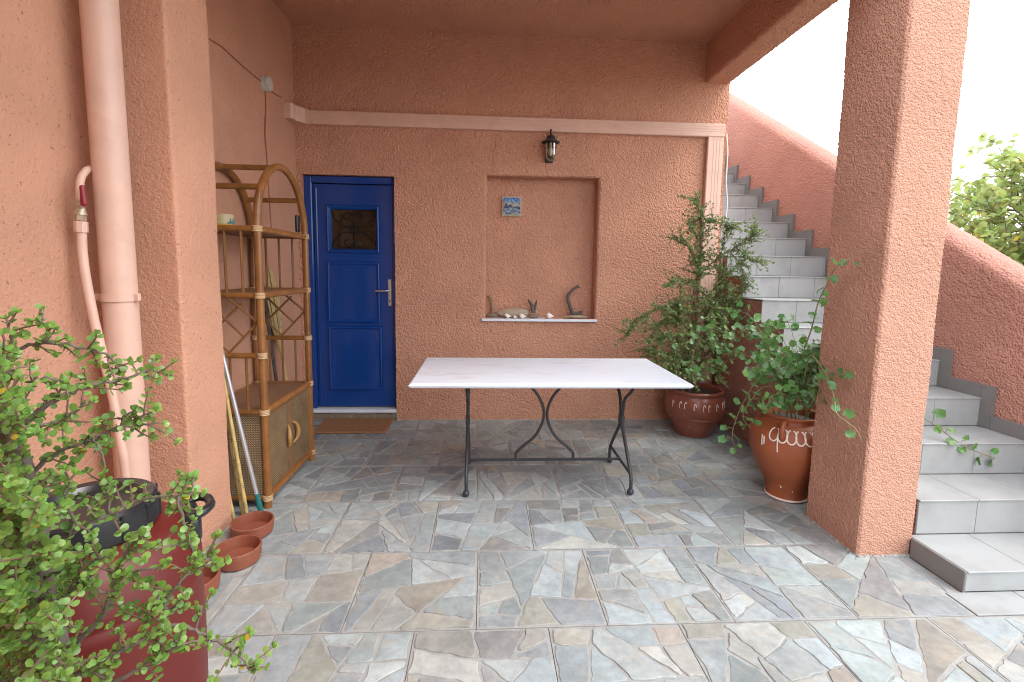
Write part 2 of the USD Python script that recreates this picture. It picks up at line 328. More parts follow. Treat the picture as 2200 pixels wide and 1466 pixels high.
M_ceramic = usdkit.material(stage, '/World/Looks/sea_glaze', {
    'g': ('geometry', {}), 'x': ('separate_xyz', {}), 'n': ('noise_texture', {'scale': 26.0, 'detail': 4.0, 'distortion': 0.8}),
    'ma': ('math', {'math_type': 'multiply_add', 'value2': 0.16, 'value3': -1.975}), 'ad': ('math', {'math_type': 'add'}),
    'mr': ('map_range', {'from_min': -0.08, 'from_max': 0.09, 'to_min': 0.0, 'to_max': 1.0, 'clamp': True}),
    'r': ('rgb_ramp', {'ramp': [(0.0, (0.30, 0.33, 0.36)), (0.10, (0.008, 0.012, 0.07)), (0.24, (0.22, 0.32, 0.42)), (0.30, (0.006, 0.01, 0.06)), (0.42, (0.015, 0.022, 0.09)), (0.47, (0.32, 0.31, 0.25)), (0.54, (0.26, 0.24, 0.20)), (0.60, (0.09, 0.22, 0.38)), (0.72, (0.015, 0.09, 0.36)), (0.86, (0.05, 0.15, 0.38)), (0.94, (0.22, 0.24, 0.24)), (1.0, (0.36, 0.34, 0.26))]}),
    'b': ('bump', {'strength': 0.5, 'distance': 0.004}), 'p': ('principled_bsdf', {'roughness': 0.25})},
    [('g.position', 'x.vector'), ('g.position', 'n.vector'), ('n.fac', 'ma.value1'), ('x.z', 'ad.value1'), ('ma.value', 'ad.value2'), ('ad.value', 'mr.value'), ('mr.result', 'r.fac'), ('r.color', 'p.base_color'), ('n.fac', 'b.height'), ('b.normal', 'p.normal')], surface='p.BSDF')
M_ceramic_edge = mat('speckled_ceramic_edge', (0.40, 0.36, 0.26), 0.5, 0.6, 120.0)
M_cup = mat('cream_glazed_cup', (0.62, 0.50, 0.28), 0.3, 0.06, 12.0)
M_cupyellow = mat('yellow_glaze', (0.60, 0.32, 0.04), 0.3, 0.1, 12.0)
M_cupgreen = mat('blue_green_glaze', (0.08, 0.25, 0.26), 0.3, 0.2, 30.0)
M_pane = usdkit.material(stage, '/World/Looks/window_pane', {
    'f': ('fresnel', {'IOR': 1.5}), 't': ('transparent_bsdf', {'color': (0.85, 0.83, 0.78)}), 'gl': ('glossy_bsdf', {'roughness': 0.03, 'color': (0.9, 0.9, 0.9)}), 'm': ('mix_closure', {})},
    [('f.fac', 'm.fac'), ('t.BSDF', 'm.closure1'), ('gl.BSDF', 'm.closure2')], surface='m.closure')
M_lampglass = usdkit.material(stage, '/World/Looks/lamp_glass', {
    'f': ('fresnel', {'IOR': 1.5}), 't': ('transparent_bsdf', {'color': (0.86, 0.80, 0.66)}), 'gl': ('glossy_bsdf', {'roughness': 0.04}), 'm': ('mix_closure', {})},
    [('f.fac', 'm.fac'), ('t.BSDF', 'm.closure1'), ('gl.BSDF', 'm.closure2')], surface='m.closure')
M_weave = usdkit.material(stage, '/World/Looks/woven_cane', {
    'g': ('geometry', {}), 'w1': ('wave_texture', {'wave_type': 'bands', 'bands_direction': 'z', 'scale': 24.0, 'distortion': 0.6, 'detail': 1.0}),
    'mp': ('mapping', {'scale': (1.0, 1.0, 1.0)}), 'w2': ('wave_texture', {'wave_type': 'bands', 'bands_direction': 'diagonal', 'scale': 48.0, 'distortion': 0.5}),
    'm': ('math', {'math_type': 'multiply'}), 'nz': ('noise_texture', {'scale': 9.0, 'detail': 3.0}),
    'r': ('rgb_ramp', {'ramp': [(0.0, (0.13, 0.08, 0.038)), (0.35, (0.21, 0.14, 0.068)), (1.0, (0.34, 0.24, 0.125))]}),
    'h': ('hsv', {}), 'mr': ('map_range', {'from_min': 0.3, 'from_max': 0.7, 'to_min': 0.75, 'to_max': 1.2}),
    'b': ('bump', {'strength': 0.9, 'distance': 0.004}), 'p': ('principled_bsdf', {'roughness': 0.5})},
    [('g.position', 'w1.vector'), ('g.position', 'mp.vector'), ('mp.vector', 'w2.vector'), ('w1.fac', 'm.value1'), ('w2.fac', 'm.value2'), ('g.position', 'nz.vector'), ('nz.fac', 'mr.value'), ('mr.result', 'h.value'),
     ('m.value', 'r.fac'), ('r.color', 'h.color'), ('h.color', 'p.base_color'), ('m.value', 'b.height'), ('b.normal', 'p.normal')], surface='p.BSDF')

# ================================================================== GROUND AND FLOOR
YW = 4.15                       # back wall
XL, XR = -1.56, 2.06            # porch side wall, house corner / pillar side
ZC = 3.25                       # porch ceiling
single('ground', None, None, cbox(-60, 60, -60, 60, -0.6, -0.07, 0.001), M_earth, kind='structure')
floor = thing('floor', None, None, (0, 0, 0), kind='structure')
part(floor, 'joint_bed', cbox(-3.2, 3.6, -2.2, 4.36, -0.066, -0.0075, 0.001), M_bed)
blocked = sbox(-9, YW - 0.004, 9, 9).union(sbox(-9, -9, XL + 0.004, 9)).union(sbox(1.790, 2.062, XR + 0.2, 2.437)).union(sbox(-1.6, 2.132, -1.290, 2.45)).union(sbox(2.088, 2.06, 9, 9)).union(sbox(2.04, 1.80, 9, 9)).union(sbox(1.965, 1.66, 9, 1.80))
STONES = []                     # (polygon, tone, z, slab index)
greys = [(0.33, 0.345, 0.36), (0.37, 0.38, 0.38), (0.28, 0.295, 0.32), (0.41, 0.41, 0.395), (0.35, 0.385, 0.37), (0.30, 0.32, 0.31), (0.43, 0.455, 0.455), (0.38, 0.42, 0.42), (0.31, 0.29, 0.275)]
warms = [(0.43, 0.39, 0.32), (0.41, 0.35, 0.275), (0.47, 0.44, 0.38), (0.42, 0.335, 0.265), (0.40, 0.365, 0.32), (0.40, 0.375, 0.30)]
pales = [(0.51, 0.53, 0.51), (0.47, 0.52, 0.53), (0.53, 0.51, 0.46), (0.45, 0.50, 0.48)]
def bsp(poly, target, r):
    todo, done = [poly], []
    while todo:
        q = todo.pop()
        lim = target * r.uniform(0.45, 1.9)
        if q.area < lim: done.append(q); continue
        mr = np.array(q.minimum_rotated_rectangle.exterior.coords)
        e = max(((mr[i + 1] - mr[i]) for i in range(2)), key=lambda d: d @ d)
        ax = math.atan2(e[1], e[0])
        ang = ax + (math.pi / 2 + r.normal(0, 0.42) if r.random() < 0.80 else r.normal(0, 0.25))
        t = r.uniform(-0.22, 0.22); c = np.array(q.centroid.coords[0]) + e * t * 0.8
        d = np.array([math.cos(ang), math.sin(ang)]) * 3
        parts_ = [g for g in shsplit(q, LineString([c - d, c + d])).geoms if g.area > 1e-4]
        if len(parts_) < 2: done.append(q); continue
        todo += parts_
    return done
def stone_mesh(poly, z, r):
    P = np.array(poly.exterior.coords)[:-1]
    if Polygon(P).exterior.is_ccw is False: P = P[::-1]
    c = P.mean(0); n = len(P)
    R = np.linalg.norm(P - c, axis=1).mean()
    k = max(0.75, 1 - 0.0028 / max(R, 0.01))
    tilt = r.normal(0, 0.005, 2)
    def zz(Q, h): return h + (Q - c) @ tilt
    Q = c + (P - c) * k
    V = np.vstack([np.c_[P, np.full(n, -0.009)], np.c_[P, zz(P, z - 0.002)], np.c_[Q, zz(Q, z)], [[c[0], c[1], z]]])
    F = []
    for i in range(n):
        j = (i + 1) % n
        F += [(i, j, n + j), (i, n + j, n + i), (n + i, n + j, 2 * n + j), (n + i, 2 * n + j, 2 * n + i), (2 * n + i, 2 * n + j, 3 * n)]
    return trimesh.Trimesh(V, F, process=False)
rows = [(3.6656, YW + 0.05, -0.555), (3.1656, 3.6656, -0.805), (2.6656, 3.1656, -0.5335), (2.1656, 2.6656, -0.7509), (1.6656, 2.1656, -0.5195), (1.1656, 1.6656, -0.748), (0.6656, 1.1656, -0.53), (0.1656, 0.6656, -0.77), (-0.33, 0.1656, -0.52), (-0.83, -0.33, -0.77), (-1.33, -0.83, -0.5), (-1.83, -1.33, -0.75)]
slabs = []
for ri, (y0, y1, xo) in enumerate(rows):
    for k in range(-4, 9):
        x0 = xo + 0.5 * k
        sl = sbox(x0 + 0.0015, y0 + 0.0015, x0 + 0.4985, y1 - 0.0015).difference(blocked)
        if sl.is_empty or sl.area < 0.004 or x0 > 3.4: continue
        for g_ in getattr(sl, 'geoms', [sl]):
            if g_.area > 0.003: slabs.append((g_, ri))
slab_paths = []
for si, (sl, ri) in enumerate(slabs):
    m = trimesh.creation.extrude_polygon(sl, 0.010, engine='earcut'); m.apply_translation((0, 0, -0.0112 + 0.0003 * (si % 3)))
    slab_paths.append(part(floor, 'paving_slab', m, M_mortar))
    r = np.random.default_rng(1000 + si)
    gap = (0.0055, 0.005, 0.0045, 0.0035, 0.003, 0.003, 0.003)[min(ri, 6)] if ri < 7 else 0.003
    pcs = bsp(sl.buffer(-0.004), 0.0205 if ri < 7 else 0.05, r)
    for q in pcs:
        g2 = q.buffer(-gap * r.uniform(0.8, 2.1), join_style=2)
        if g2.is_empty or g2.geom_type != 'Polygon' or g2.area < 2.5e-4: continue
        P = np.array(g2.segmentize(0.035).exterior.coords)[:-1]
        P = P + r.normal(0, 0.0032, P.shape)
        g3 = Polygon(P).buffer(0)
        if g3.geom_type != 'Polygon' or g3.is_empty: continue
        rad = r.uniform(0.002, 0.008)
        g3 = g3.buffer(-rad).buffer(rad, quad_segs=1).simplify(0.0008)
        if g3.geom_type != 'Polygon' or g3.area < 2e-4: continue
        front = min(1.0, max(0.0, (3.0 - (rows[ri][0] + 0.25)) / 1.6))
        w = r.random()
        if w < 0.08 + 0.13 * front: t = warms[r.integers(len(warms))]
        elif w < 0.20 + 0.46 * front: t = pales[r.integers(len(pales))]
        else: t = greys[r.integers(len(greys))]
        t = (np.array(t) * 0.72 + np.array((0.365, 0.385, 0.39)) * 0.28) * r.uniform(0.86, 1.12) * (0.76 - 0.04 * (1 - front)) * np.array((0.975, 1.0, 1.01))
        z = r.uniform(0.0004, 0.0040)
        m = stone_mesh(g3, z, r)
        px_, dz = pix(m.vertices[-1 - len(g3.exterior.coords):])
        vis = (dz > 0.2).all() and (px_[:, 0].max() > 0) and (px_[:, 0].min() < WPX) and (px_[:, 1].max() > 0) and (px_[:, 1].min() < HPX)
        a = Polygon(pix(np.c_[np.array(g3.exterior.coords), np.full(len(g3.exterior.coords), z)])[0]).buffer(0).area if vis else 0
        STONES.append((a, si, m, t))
STONES.sort(key=lambda s: -s[0])
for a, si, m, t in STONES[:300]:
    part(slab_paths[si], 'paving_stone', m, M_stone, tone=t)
rest = STONES[300:]
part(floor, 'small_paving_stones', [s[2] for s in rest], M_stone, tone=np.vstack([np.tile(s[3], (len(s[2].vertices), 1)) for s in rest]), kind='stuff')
# flat grey tiles let into the paving before the first step
for k in range(4):
    part(floor, 'ground_tile', cbox(1.970 + 0.302 * k, 2.268 + 0.302 * k, 1.665, 1.797, -0.011, 0.003, 0.0015), M_tile)

# ================================================================== HOUSE
house = thing('house', 'terracotta roughcast house wall with covered porch and blue door', 'house', (0, YW, 0))
dx0, dx1, dz1 = XL + 0.045, -0.762, 2.092
nx0, nx1, nz0, nz1, nd = 0.008, 0.967, 0.912, 2.125, 0.145
wall = trimesh.boolean.difference([trimesh.creation.box(bounds=[(XL - 0.3, YW, -0.05), (XR, YW + 0.5, 3.5)]),
                                   trimesh.creation.box(bounds=[(dx0, YW - 0.1, -0.1), (dx1, YW + 0.42, dz1)]),
                                   trimesh.creation.box(bounds=[(nx0, YW - 0.1, nz0), (nx1, YW + nd, nz1)]),
                                   hull([(x, y, z) for y, e in ((YW - 0.004, 0.018), (YW + 0.016, -0.001)) for x in (nx0 - e, nx1 + e) for z in (nz0 - 0.0 * e, nz1 + e)])], engine='manifold')
bw = to_manifold(wall).refine_to_length(0.022).to_mesh()
bwt = trimesh.Trimesh(bw.vert_properties[:, :3], bw.tri_verts, process=False); bwt.merge_vertices()
cen = bwt.triangles_center
keep = (cen[:, 1] < YW + 0.44)
V = np.array(bwt.vertices); N = np.array(bwt.vertex_normals)
hh = meshkit.fbm(V * 42, 3, 3) - 0.5 + 0.8 * (meshkit.fbm(V * 2.3, 2, 4) - 0.5)
bwt.vertices = V + N * (hh * 0.008)[:, None]
bwt.update_faces(keep)
part(house, 'back_wall', bwt, M_wall, smooth=40)
part(house, 'rear_lining', cbox(XL - 0.3, XR - 0.004, YW + 0.43, YW + 0.52, -0.05, 3.5), M_wall_fine)
# left wall (runs past the porch towards the viewer) and pilaster
lw = roughcast(cbox(XL - 0.28, XL, 0.9, YW + 0.1, -0.05, 3.45, 0.004), 0.02, 0.0006, 60, 11, 0.004)
part(house, 'side_wall', lw, M_wall_fine, smooth=True)
part(house, 'side_wall', cbox(XL - 0.28, XL, -1.2, 0.9, -0.05, 3.45, 0.004), M_wall_fine)
pil = roughcast(cbox(XL - 0.1, -1.298, 2.128, 2.448, -0.05, ZC + 0.1, 0.008), 0.009, 0.0013, 90, 12, 0.006)
part(house, 'pilaster', pil, M_wall_fine, smooth=True)
# ceiling, beams, added shade blockers out of view
part(house, 'ceiling', cbox(XL - 0.2, XR - 0.003, 2.05, YW + 0.2, ZC, ZC + 0.2, 0.002), M_wall)
beam = roughcast(cbox(1.842, XR - 0.004, 2.06, YW + 0.02, 2.928, ZC + 0.12, 0.014), 0.016, 0.0035, 42, 14)
part(house, 'side_beam', beam, M_wall, smooth=True)
part(house, 'front_beam', roughcast(cbox(XL - 0.1, 1.845, 2.075, 2.43, 2.81, ZC + 0.12, 0.012), 0.02, 0.003, 42, 15), M_wall, smooth=True)
part(house, 'flank_wall', cbox(XR - 0.25, XR - 0.006, YW + 0.3, 8.4, -0.05, 3.5, 0.004), M_wall)
part(house, 'added_shade_wall', cbox(XL - 0.28, 0.35, -0.85, -0.6, -0.05, 3.45, 0.006), M_wall)  # unseen wall added behind the viewer to shade the pilaster front
part(house, 'added_shade_slab', cbox(XL - 0.28, -0.45, -0.6, 2.06, 3.02, 3.22, 0.006), M_wall)  # unseen overhang added to darken the top of the left side
# ---- door
YD = 4.205
door = part(house, 'door', [cbox(dx0 + 0.0, dx0 + 0.062, YD - 0.02, YD + 0.09, 0.10, dz1 - 0.004, 0.006),
                            cbox(dx1 - 0.028, dx1 - 0.002, YD - 0.004, YD + 0.09, 0.10, dz1 - 0.004, 0.004),
                            cbox(dx0 + 0.062, dx1 - 0.028, YD - 0.02, YD + 0.09, dz1 - 0.060, dz1 - 0.004, 0.006)], M_blue)
lx0, lx1, lz0, lz1 = dx0 + 0.068, dx1 - 0.032, 0.112, dz1 - 0.066
a0, a1 = at_y(700, 440, YD), at_y(816, 545, YD)
gx0, gx1, gz0, gz1 = a0[0], a1[0], a1[2], a0[2]
def beads(x0, x1, z0, z1, Y, r_=0.0085):
    c = [(x0, Y, z0), (x1, Y, z0), (x1, Y, z1), (x0, Y, z1)]
    return [tube([c[i], c[(i + 1) % 4]], r_, 10) for i in range(4)]
def leaf_hole():
    outer = sbox(lx0, lz0, lx1, lz1).difference(sbox(gx0 + 0.03, gz0 + 0.03, gx1 - 0.03, gz1 - 0.03))
    return prism_y(outer, YD + 0.012, YD + 0.055)
part(door, 'door_leaf', leaf_hole(), M_blue)
part(door, 'edge_bead', cbox(lx0 + 0.012, lx0 + 0.028, YD + 0.002, YD + 0.014, lz0 + 0.02, lz1 - 0.03, 0.006), M_blue)
prof = [(-0.004, -0.002), (0.004, 0.014), (0.016, 0.016), (0.026, 0.004), (0.040, 0.002), (0.066, 0.012)]
part(door, 'glazing_frame', [inter_rect(gx0, gx1, gz0, gz1, YD + 0.012, [(-0.004, -0.002), (0.004, 0.014), (0.018, 0.016), (0.034, -0.004), (0.034, -0.04)], False)] + beads(gx0 + 0.012, gx1 - 0.012, gz0 + 0.012, gz1 - 0.012, YD), M_blue, smooth=30)
for (u0, v0, u1, v1) in ((702, 562, 818, 694), (705, 700, 823, 838)):
    b0, b1 = at_y(u0, v0, YD), at_y(u1, v1, YD)
    part(door, 'door_panel', [inter_rect(b0[0], b1[0], b1[2], b0[2], YD + 0.012, prof)] + beads(b0[0] + 0.012, b1[0] - 0.012, b1[2] + 0.012, b0[2] - 0.012, YD), M_blue, smooth=30)
part(door, 'glass_pane', cbox(gx0 + 0.028, gx1 - 0.028, YD + 0.034, YD + 0.038, gz0 + 0.028, gz1 - 0.028, 0.0005), M_pane)
part(door, 'curtain', cbox(gx0 - 0.02, gx1 + 0.02, YD + 0.062, YD + 0.066, gz0 - 0.02, gz1 + 0.02, 0.0005), M_curtain)
gcx, gcz, gw, gh = (gx0 + gx1) / 2, (gz0 + gz1) / 2, (gx1 - gx0) / 2 - 0.034, (gz1 - gz0) / 2 - 0.034
YG = YD + 0.026
gr = [tube([(gcx, YG, gcz - gh), (gcx, YG, gcz + gh)], 0.0042, 6)]
def spiral(cx, cz, r0, a0, turns, sx, sz):
    out = []
    for t in np.linspace(0, 1, 26):
        a = a0 + t * turns; r_ = r0 * (1 - 0.72 * t); out.append((cx + sx * r_ * math.cos(a), YG, cz + sz * r_ * math.sin(a)))
    return tube(out, 0.0042, 6)
for sx in (-1, 1):
    for sz in (-1, 1):
        gr.append(spiral(gcx + sx * 0.052, gcz + sz * gh * 0.62, 0.052, math.pi, -4.6, sx, sz))
        gr.append(tube(smooth_path([(gcx + sx * gw, YG, gcz + sz * gh * 0.92), (gcx + sx * gw * 0.86, YG, gcz + sz * gh * 0.55), (gcx + sx * gw * 0.45, YG, gcz + sz * gh * 0.17), (gcx, YG, gcz + sz * gh * 0.2)], 7), 0.0042, 6))
gr.append(tube([(gcx + 0.035 * math.cos(a), YG, gcz + 0.035 * math.sin(a)) for a in np.linspace(0, 2 * math.pi, 17)], 0.0042, 6))
part(door, 'iron_grille', gr, M_grille, smooth=True)
h0, h1 = at_y(837, 600, YD), at_y(837, 658, YD)
part(door, 'handle_plate', cbox(h0[0] - 0.017, h0[0] + 0.017, YD + 0.001, YD + 0.013, h1[2], h0[2], 0.008), M_steel)
hz = at_y(837, 625, YD)[2]
part(door, 'lever', tube(smooth_path([(h0[0], YD + 0.004, hz), (h0[0], YD - 0.035, hz), (h0[0] - 0.03, YD - 0.045, hz), (h0[0] - 0.115, YD - 0.045, hz - 0.003)], 5), 0.008, 10), M_steel, smooth=True)
part(door, 'keyhole', cbox(h0[0] - 0.005, h0[0] + 0.005, YD - 0.001, YD + 0.004, h1[2] + 0.03, h1[2] + 0.055, 0.002), M_blackplastic)
sill = part(house, 'door_sill', cbox(dx0 + 0.001, dx1 - 0.001, YW - 0.002, YW + 0.36, 0.070, 0.098, 0.004), M_marble)
part(house, 'sill_riser', cbox(dx0 + 0.001, dx1 - 0.001, YW + 0.03, YW + 0.30, -0.01, 0.068, 0.002), M_mortar)
for k in range(4):
    xa = dx0 + 0.01 + k * 0.185
    part(house, 'riser_stone', cbox(xa, xa + 0.172 - 0.02 * (k % 2), YW + 0.022, YW + 0.05, 0.006, 0.060 - 0.006 * (k % 3), 0.006), M_pebble_dark)
part(house, 'niche_shelf', cbox(-0.024, 0.984, YW - 0.032, YW + nd - 0.004, 0.890, 0.911, 0.003), M_marble)

def fillet(P, seed):
    Q = np.array([P[0] + (P[1] - P[0]) * t for t in np.linspace(0, 1, 70)]); k = np.random.default_rng(seed)
    return tube(Q + k.normal(0, 0.0012, Q.shape), np.clip(k.normal(0.0085, 0.0025, 70), 0.003, 0.015), 6)
part(house, 'mortar_fillet', [fillet(np.array([(dx1 + 0.004, YW - 0.002, 0.001), (XR, YW - 0.002, 0.001)]), 1), fillet(np.array([(XL + 0.002, 2.45, 0.0), (XL + 0.002, 4.1, 0.0)]), 2), fillet(np.array([(-1.298, 2.13, 0.0), (-1.298, 2.45, 0.0)]), 3)], M_mortar, smooth=True)
# ---- right pillar
pillar = thing('pillar', 'square terracotta roughcast pillar carrying the porch corner', 'pillar', (1.92, 2.25, 0))
part(pillar, 'shaft', roughcast(cbox(1.787, XR + 0.002, 2.062, 2.437, -0.03, 2.95, 0.011), 0.0068, 0.0034, 100, 21, 0.006), M_wall_rough, smooth=True)

part(pillar, 'mortar_fillet', [fillet(np.array([(1.788, 2.062, 0.0), (1.788, 2.437, 0.0)]), 4), fillet(np.array([(1.788, 2.062, 0.0), (2.05, 2.062, 0.0)]), 5)], M_mortar, smooth=True)

# ================================================================== STAIRCASE
stair = thing('staircase', 'outdoor staircase of pale grey tiles climbing beside the house', 'staircase', (2.5, 1.8, 0))
SX0, SX1, RUN, RISE, Y0, Z0, NS = 2.092, 3.0, 0.284, 0.174, 1.800, 0.096, 18
prof_pts = [(Y0 + 0.012, -0.05), (Y0 + 0.012, Z0 - 0.012)]
for n in range(1, NS + 1):
    yn, zn = Y0 + RUN * n, Z0 + RISE * n
    prof_pts += [(yn + 0.012, zn - RISE - 0.012), (yn + 0.012, zn - 0.012)]
prof_pts += [(Y0 + RUN * NS + 1.4, Z0 + RISE * NS - 0.012), (Y0 + RUN * NS + 1.4, -0.05)]
part(stair, 'core', prism_x(Polygon(prof_pts), SX0 + 0.03, SX1 + 0.01), M_grout)
side_pts = [(2.10, -0.05)] + [(y, z - 0.002) for y, z in prof_pts[3:-2]] + prof_pts[-2:]
part(stair, 'side_wall', prism_x(Polygon([(max(y, 2.10), z) for y, z in side_pts]).buffer(0), SX0 + 0.004, SX0 + 0.028), M_stairwall)
for n in range(0, NS + 1):
    yn, zn = Y0 + RUN * n, Z0 + RISE * n
    xs = (2.055 if n == 0 else SX0)
    cuts = [xs, SX0 + 0.27, SX0 + 0.57, SX0 + 0.87 if n else SX1, SX1]
    if n == 0: cuts = [xs, 2.355, 2.66, SX1]
    elif n % 2: cuts = [xs, SX0 + 0.30, SX0 + 0.60, SX1]
    else: cuts = [xs, SX0 + 0.27, SX0 + 0.57, SX0 + 0.87, SX1]
    for a, b in zip(cuts[:-1], cuts[1:]):
        part(stair, 'riser_tile', cbox(a + 0.0012, b - 0.0012, yn, yn + 0.011, (zn - RISE + 0.003) if n else 0.004, zn - 0.009, 0.001), M_tile)
        yb = yn + RUN - 0.002 if n < NS else yn + 0.6
        part(stair, 'tread_tile', cbox(a + 0.0012, b - 0.0012, yn - 0.006, yb, zn - 0.0078, zn, 0.002), M_tile)
part(stair, 'edge_tile', cbox(2.043, 2.054, Y0 - 0.004, 2.056, 0.0, Z0 - 0.001, 0.0015), M_skirt)
# skirting: dark tiles along the parapet, stepped
for n in range(0, NS):
    yn, zn = Y0 + RUN * n, Z0 + RISE * n
    part(stair, 'skirting_tile', prism_x(Polygon([(yn - 0.001, zn + 0.001), (yn - 0.001, zn + 0.080), (yn + RUN - 0.070, zn + 0.080), (yn + RUN - 0.070, zn + 0.001)]), SX1 - 0.024, SX1 + 0.004), M_skirt)
    part(stair, 'skirting_tile', prism_x(Polygon([(yn + RUN - 0.068, zn + 0.003), (yn + RUN - 0.068, zn + RISE + 0.0795), (yn + RUN - 0.002, zn + RISE + 0.0795), (yn + RUN - 0.002, zn + 0.003)]), SX1 - 0.0235, SX1 + 0.003), M_skirt)
# parapet with rounded sloping top
def par_z(y): return 1.52 + (y - 2.93) * (RISE / RUN)
def parapet():
    ya, yb = 1.55, 7.2
    prof = []
    hgt = 0.0
    sec = [(SX1, 0.0)] + [(SX1 + 0.11 - 0.11 * math.cos(a), 0.075 * math.sin(a)) for a in np.linspace(0, math.pi, 9)] + [(SX1 + 0.22, 0.0)]
    V, F = [], []
    n = len(sec)
    for y in (ya, yb):
        zt = par_z(y) - 0.02
        V += [(SX1, y, -0.05)] + [(x, y, zt + dz) for x, dz in sec] + [(SX1 + 0.22, y, -0.05)]
    return hull(V)
part(stair, 'parapet_wall', roughcast(parapet(), 0.02, 0.0038, 45, 31, 0.003), M_stairwall, smooth=True)

# ================================================================== PIPES, TRUNKING, LAMP, CABLES
dp = thing('downpipe', 'thick pink painted drainpipe in the corner beside the pilaster', 'drainpipe', (-1.446, 1.99, 0))
part(dp, 'pipe', lathe([(0.0585, 0.0), (0.0585, 3.3)], 40, (-1.446, 1.99, 0)), M_pinkpaint, smooth=True)
zc = at_y(240, 640, 1.95)[2]
part(dp, 'clamp', lathe([(0.059, zc - 0.015), (0.0635, zc - 0.015), (0.0635, zc + 0.015), (0.059, zc + 0.015)], 40, (-1.446, 1.99, 0)), M_pinkpaint, smooth=40)
part(dp, 'clamp_lug', cbox(-1.56, -1.505, 1.975, 1.992, zc - 0.014, zc + 0.014, 0.002), M_pinkpaint)
part(dp, 'clamp_lug', cbox(-1.388, -1.366, 1.975, 1.992, zc - 0.014, zc + 0.014, 0.002), M_pinkpaint)
part(dp, 'collar', lathe([(0.0588, 0.0), (0.066, 0.0), (0.066, 0.09), (0.0588, 0.095)], 40, (-1.446, 1.99, 0)), M_pinkpaint, smooth=40)
wp = thing('water_pipe', 'thin pink water pipe with red handled valve beside the drainpipe', 'water pipe', (-1.49, 1.9, 0))
hp = [at_y(u, v, y) for u, v, y in ((196, 362, 1.965), (184, 368, 1.93), (174, 384, 1.91), (171, 410, 1.90), (172, 432, 1.90))]
part(wp, 'elbow_pipe', tube(smooth_path(hp, 6), 0.0125, 12), M_pinkpaint, smooth=True)
hq = [at_y(u, v, y) for u, v, y in ((175, 484, 1.90), (177, 540, 1.90), (185, 600, 1.895), (205, 700, 1.885), (240, 840, 1.87), (260, 950, 1.86), (270, 1015, 1.86))]
hq.append(hq[-1] + np.array([0.008, 0.0, -0.45]))
part(wp, 'lower_pipe', tube(smooth_path(hq, 6), 0.0155, 12), M_pinkpaint, smooth=True)
v0 = at_y(172, 432, 1.9); v1 = at_y(174, 482, 1.9)
ax = (v1 - v0)
part(wp, 'valve_body', [tube([v0, v0 + ax * 0.25], 0.018, 8), tube([v0 + ax * 0.25, v0 + ax * 0.6], [0.014, 0.021], 12), tube([v0 + ax * 0.6, v0 + ax * 0.85], 0.017, 6)], M_brass, smooth=30)
part(wp, 'pipe_nut', tube([v0 + ax * 0.88, v0 + ax * 1.35], 0.021, 8), M_pinkpaint)
hv = at_y(178, 420, 1.868)
part(wp, 'valve_handle', hull(np.vstack([ball(hv + (0, 0, 0.028), 0.009, 1).vertices, ball(hv + (0.002, 0, -0.03), 0.011, 1).vertices])), M_redhandle, smooth=True)
part(wp, 'valve_stem', tube([v0 + ax * 0.3, hv + (0, 0, -0.034)], 0.007, 8), M_steel)
# pink trunking
tr = thing('cable_trunking', 'pink ribbed plastic trunking along and down the back wall', 'trunking', (XL, YW, 2.5))
def ribbed(lo, hi, d):
    n = 3; pts = [(0, lo), (d - 0.006, lo), (d, lo + 0.006)]
    for k in range(n):
        c = lo + (hi - lo) * (0.36 + 0.19 * k)
        pts += [(d, c - 0.0024), (d - 0.0025, c - 0.0008), (d - 0.0025, c + 0.0008), (d, c + 0.0024)]
    return pts + [(d, hi - 0.006), (d - 0.006, hi), (0, hi)]
TD = 0.048
part(tr, 'long_duct', prism_x(Polygon([(YW - 0.004 - y + 0.008, z) for y, z in ribbed(2.482, 2.590, TD)]), XL + 0.10, 2.022), M_pinkpaint)
vp = Polygon([(x, YW + 0.004 - y) for y, x in ribbed(1.880, 2.018, TD - 0.004)])
mv = trimesh.creation.extrude_polygon(vp, 2.48 - 0.003, engine='earcut'); mv.apply_translation((0, 0, 0.003))
part(tr, 'upright_duct', mv, M_pinkpaint)
eb = Polygon([(XL - 0.004, YW + 0.0), (XL - 0.004, YW - 0.19), (XL + 0.045, YW - 0.19), (XL + 0.062, YW - 0.175), (XL + 0.062, YW - 0.13), (XL + 0.11, YW - 0.056), (XL + 0.125, YW - 0.056), (XL + 0.125, YW)])
me = trimesh.creation.extrude_polygon(eb, 0.116, engine='earcut'); me.apply_translation((0, 0, 2.478))
part(tr, 'corner_elbow', me, M_pinkpaint)
# junction box and cables on the side wall
jb = thing('junction_box', 'round dirty white junction box on the side wall', 'junction box', (XL, 3.64, 2.6))
jc = at_x(570, 180, XL + 0.01)
def disc_x(c, r, d, n=24):
    m = lathe([(0, 0), (r, 0), (r, d * 0.55), (r * 0.94, d * 0.6), (r * 0.94, d * 0.95), (r * 0.88, d), (0, d)], n)
    v = m.vertices.copy(); m.vertices = np.stack([v[:, 2] + c[0], v[:, 0] + c[1], v[:, 1] + c[2]], 1); m.invert(); return m
part(jb, 'box', disc_x((XL - 0.002, jc[1], jc[2]), 0.052, 0.030), M_white, smooth=30)
part(jb, 'lid', disc_x((XL + 0.0285, jc[1], jc[2]), 0.049, 0.016), M_white, smooth=30)
def wall_cable(name, label, pts, mat_, r=0.0042, x=XL + 0.004):
    P = [at_x(u, v, x) for u, v in pts]
    return single(name, label, 'cable', tube(smooth_path(P, 8), r, 6), mat_, smooth=True)
wall_cable('wall_cable', 'brown cable slanting down from the pilaster to the round junction box', [(430, 74), (452, 86), (480, 104), (510, 132), (540, 158), (562, 176)], M_cable)
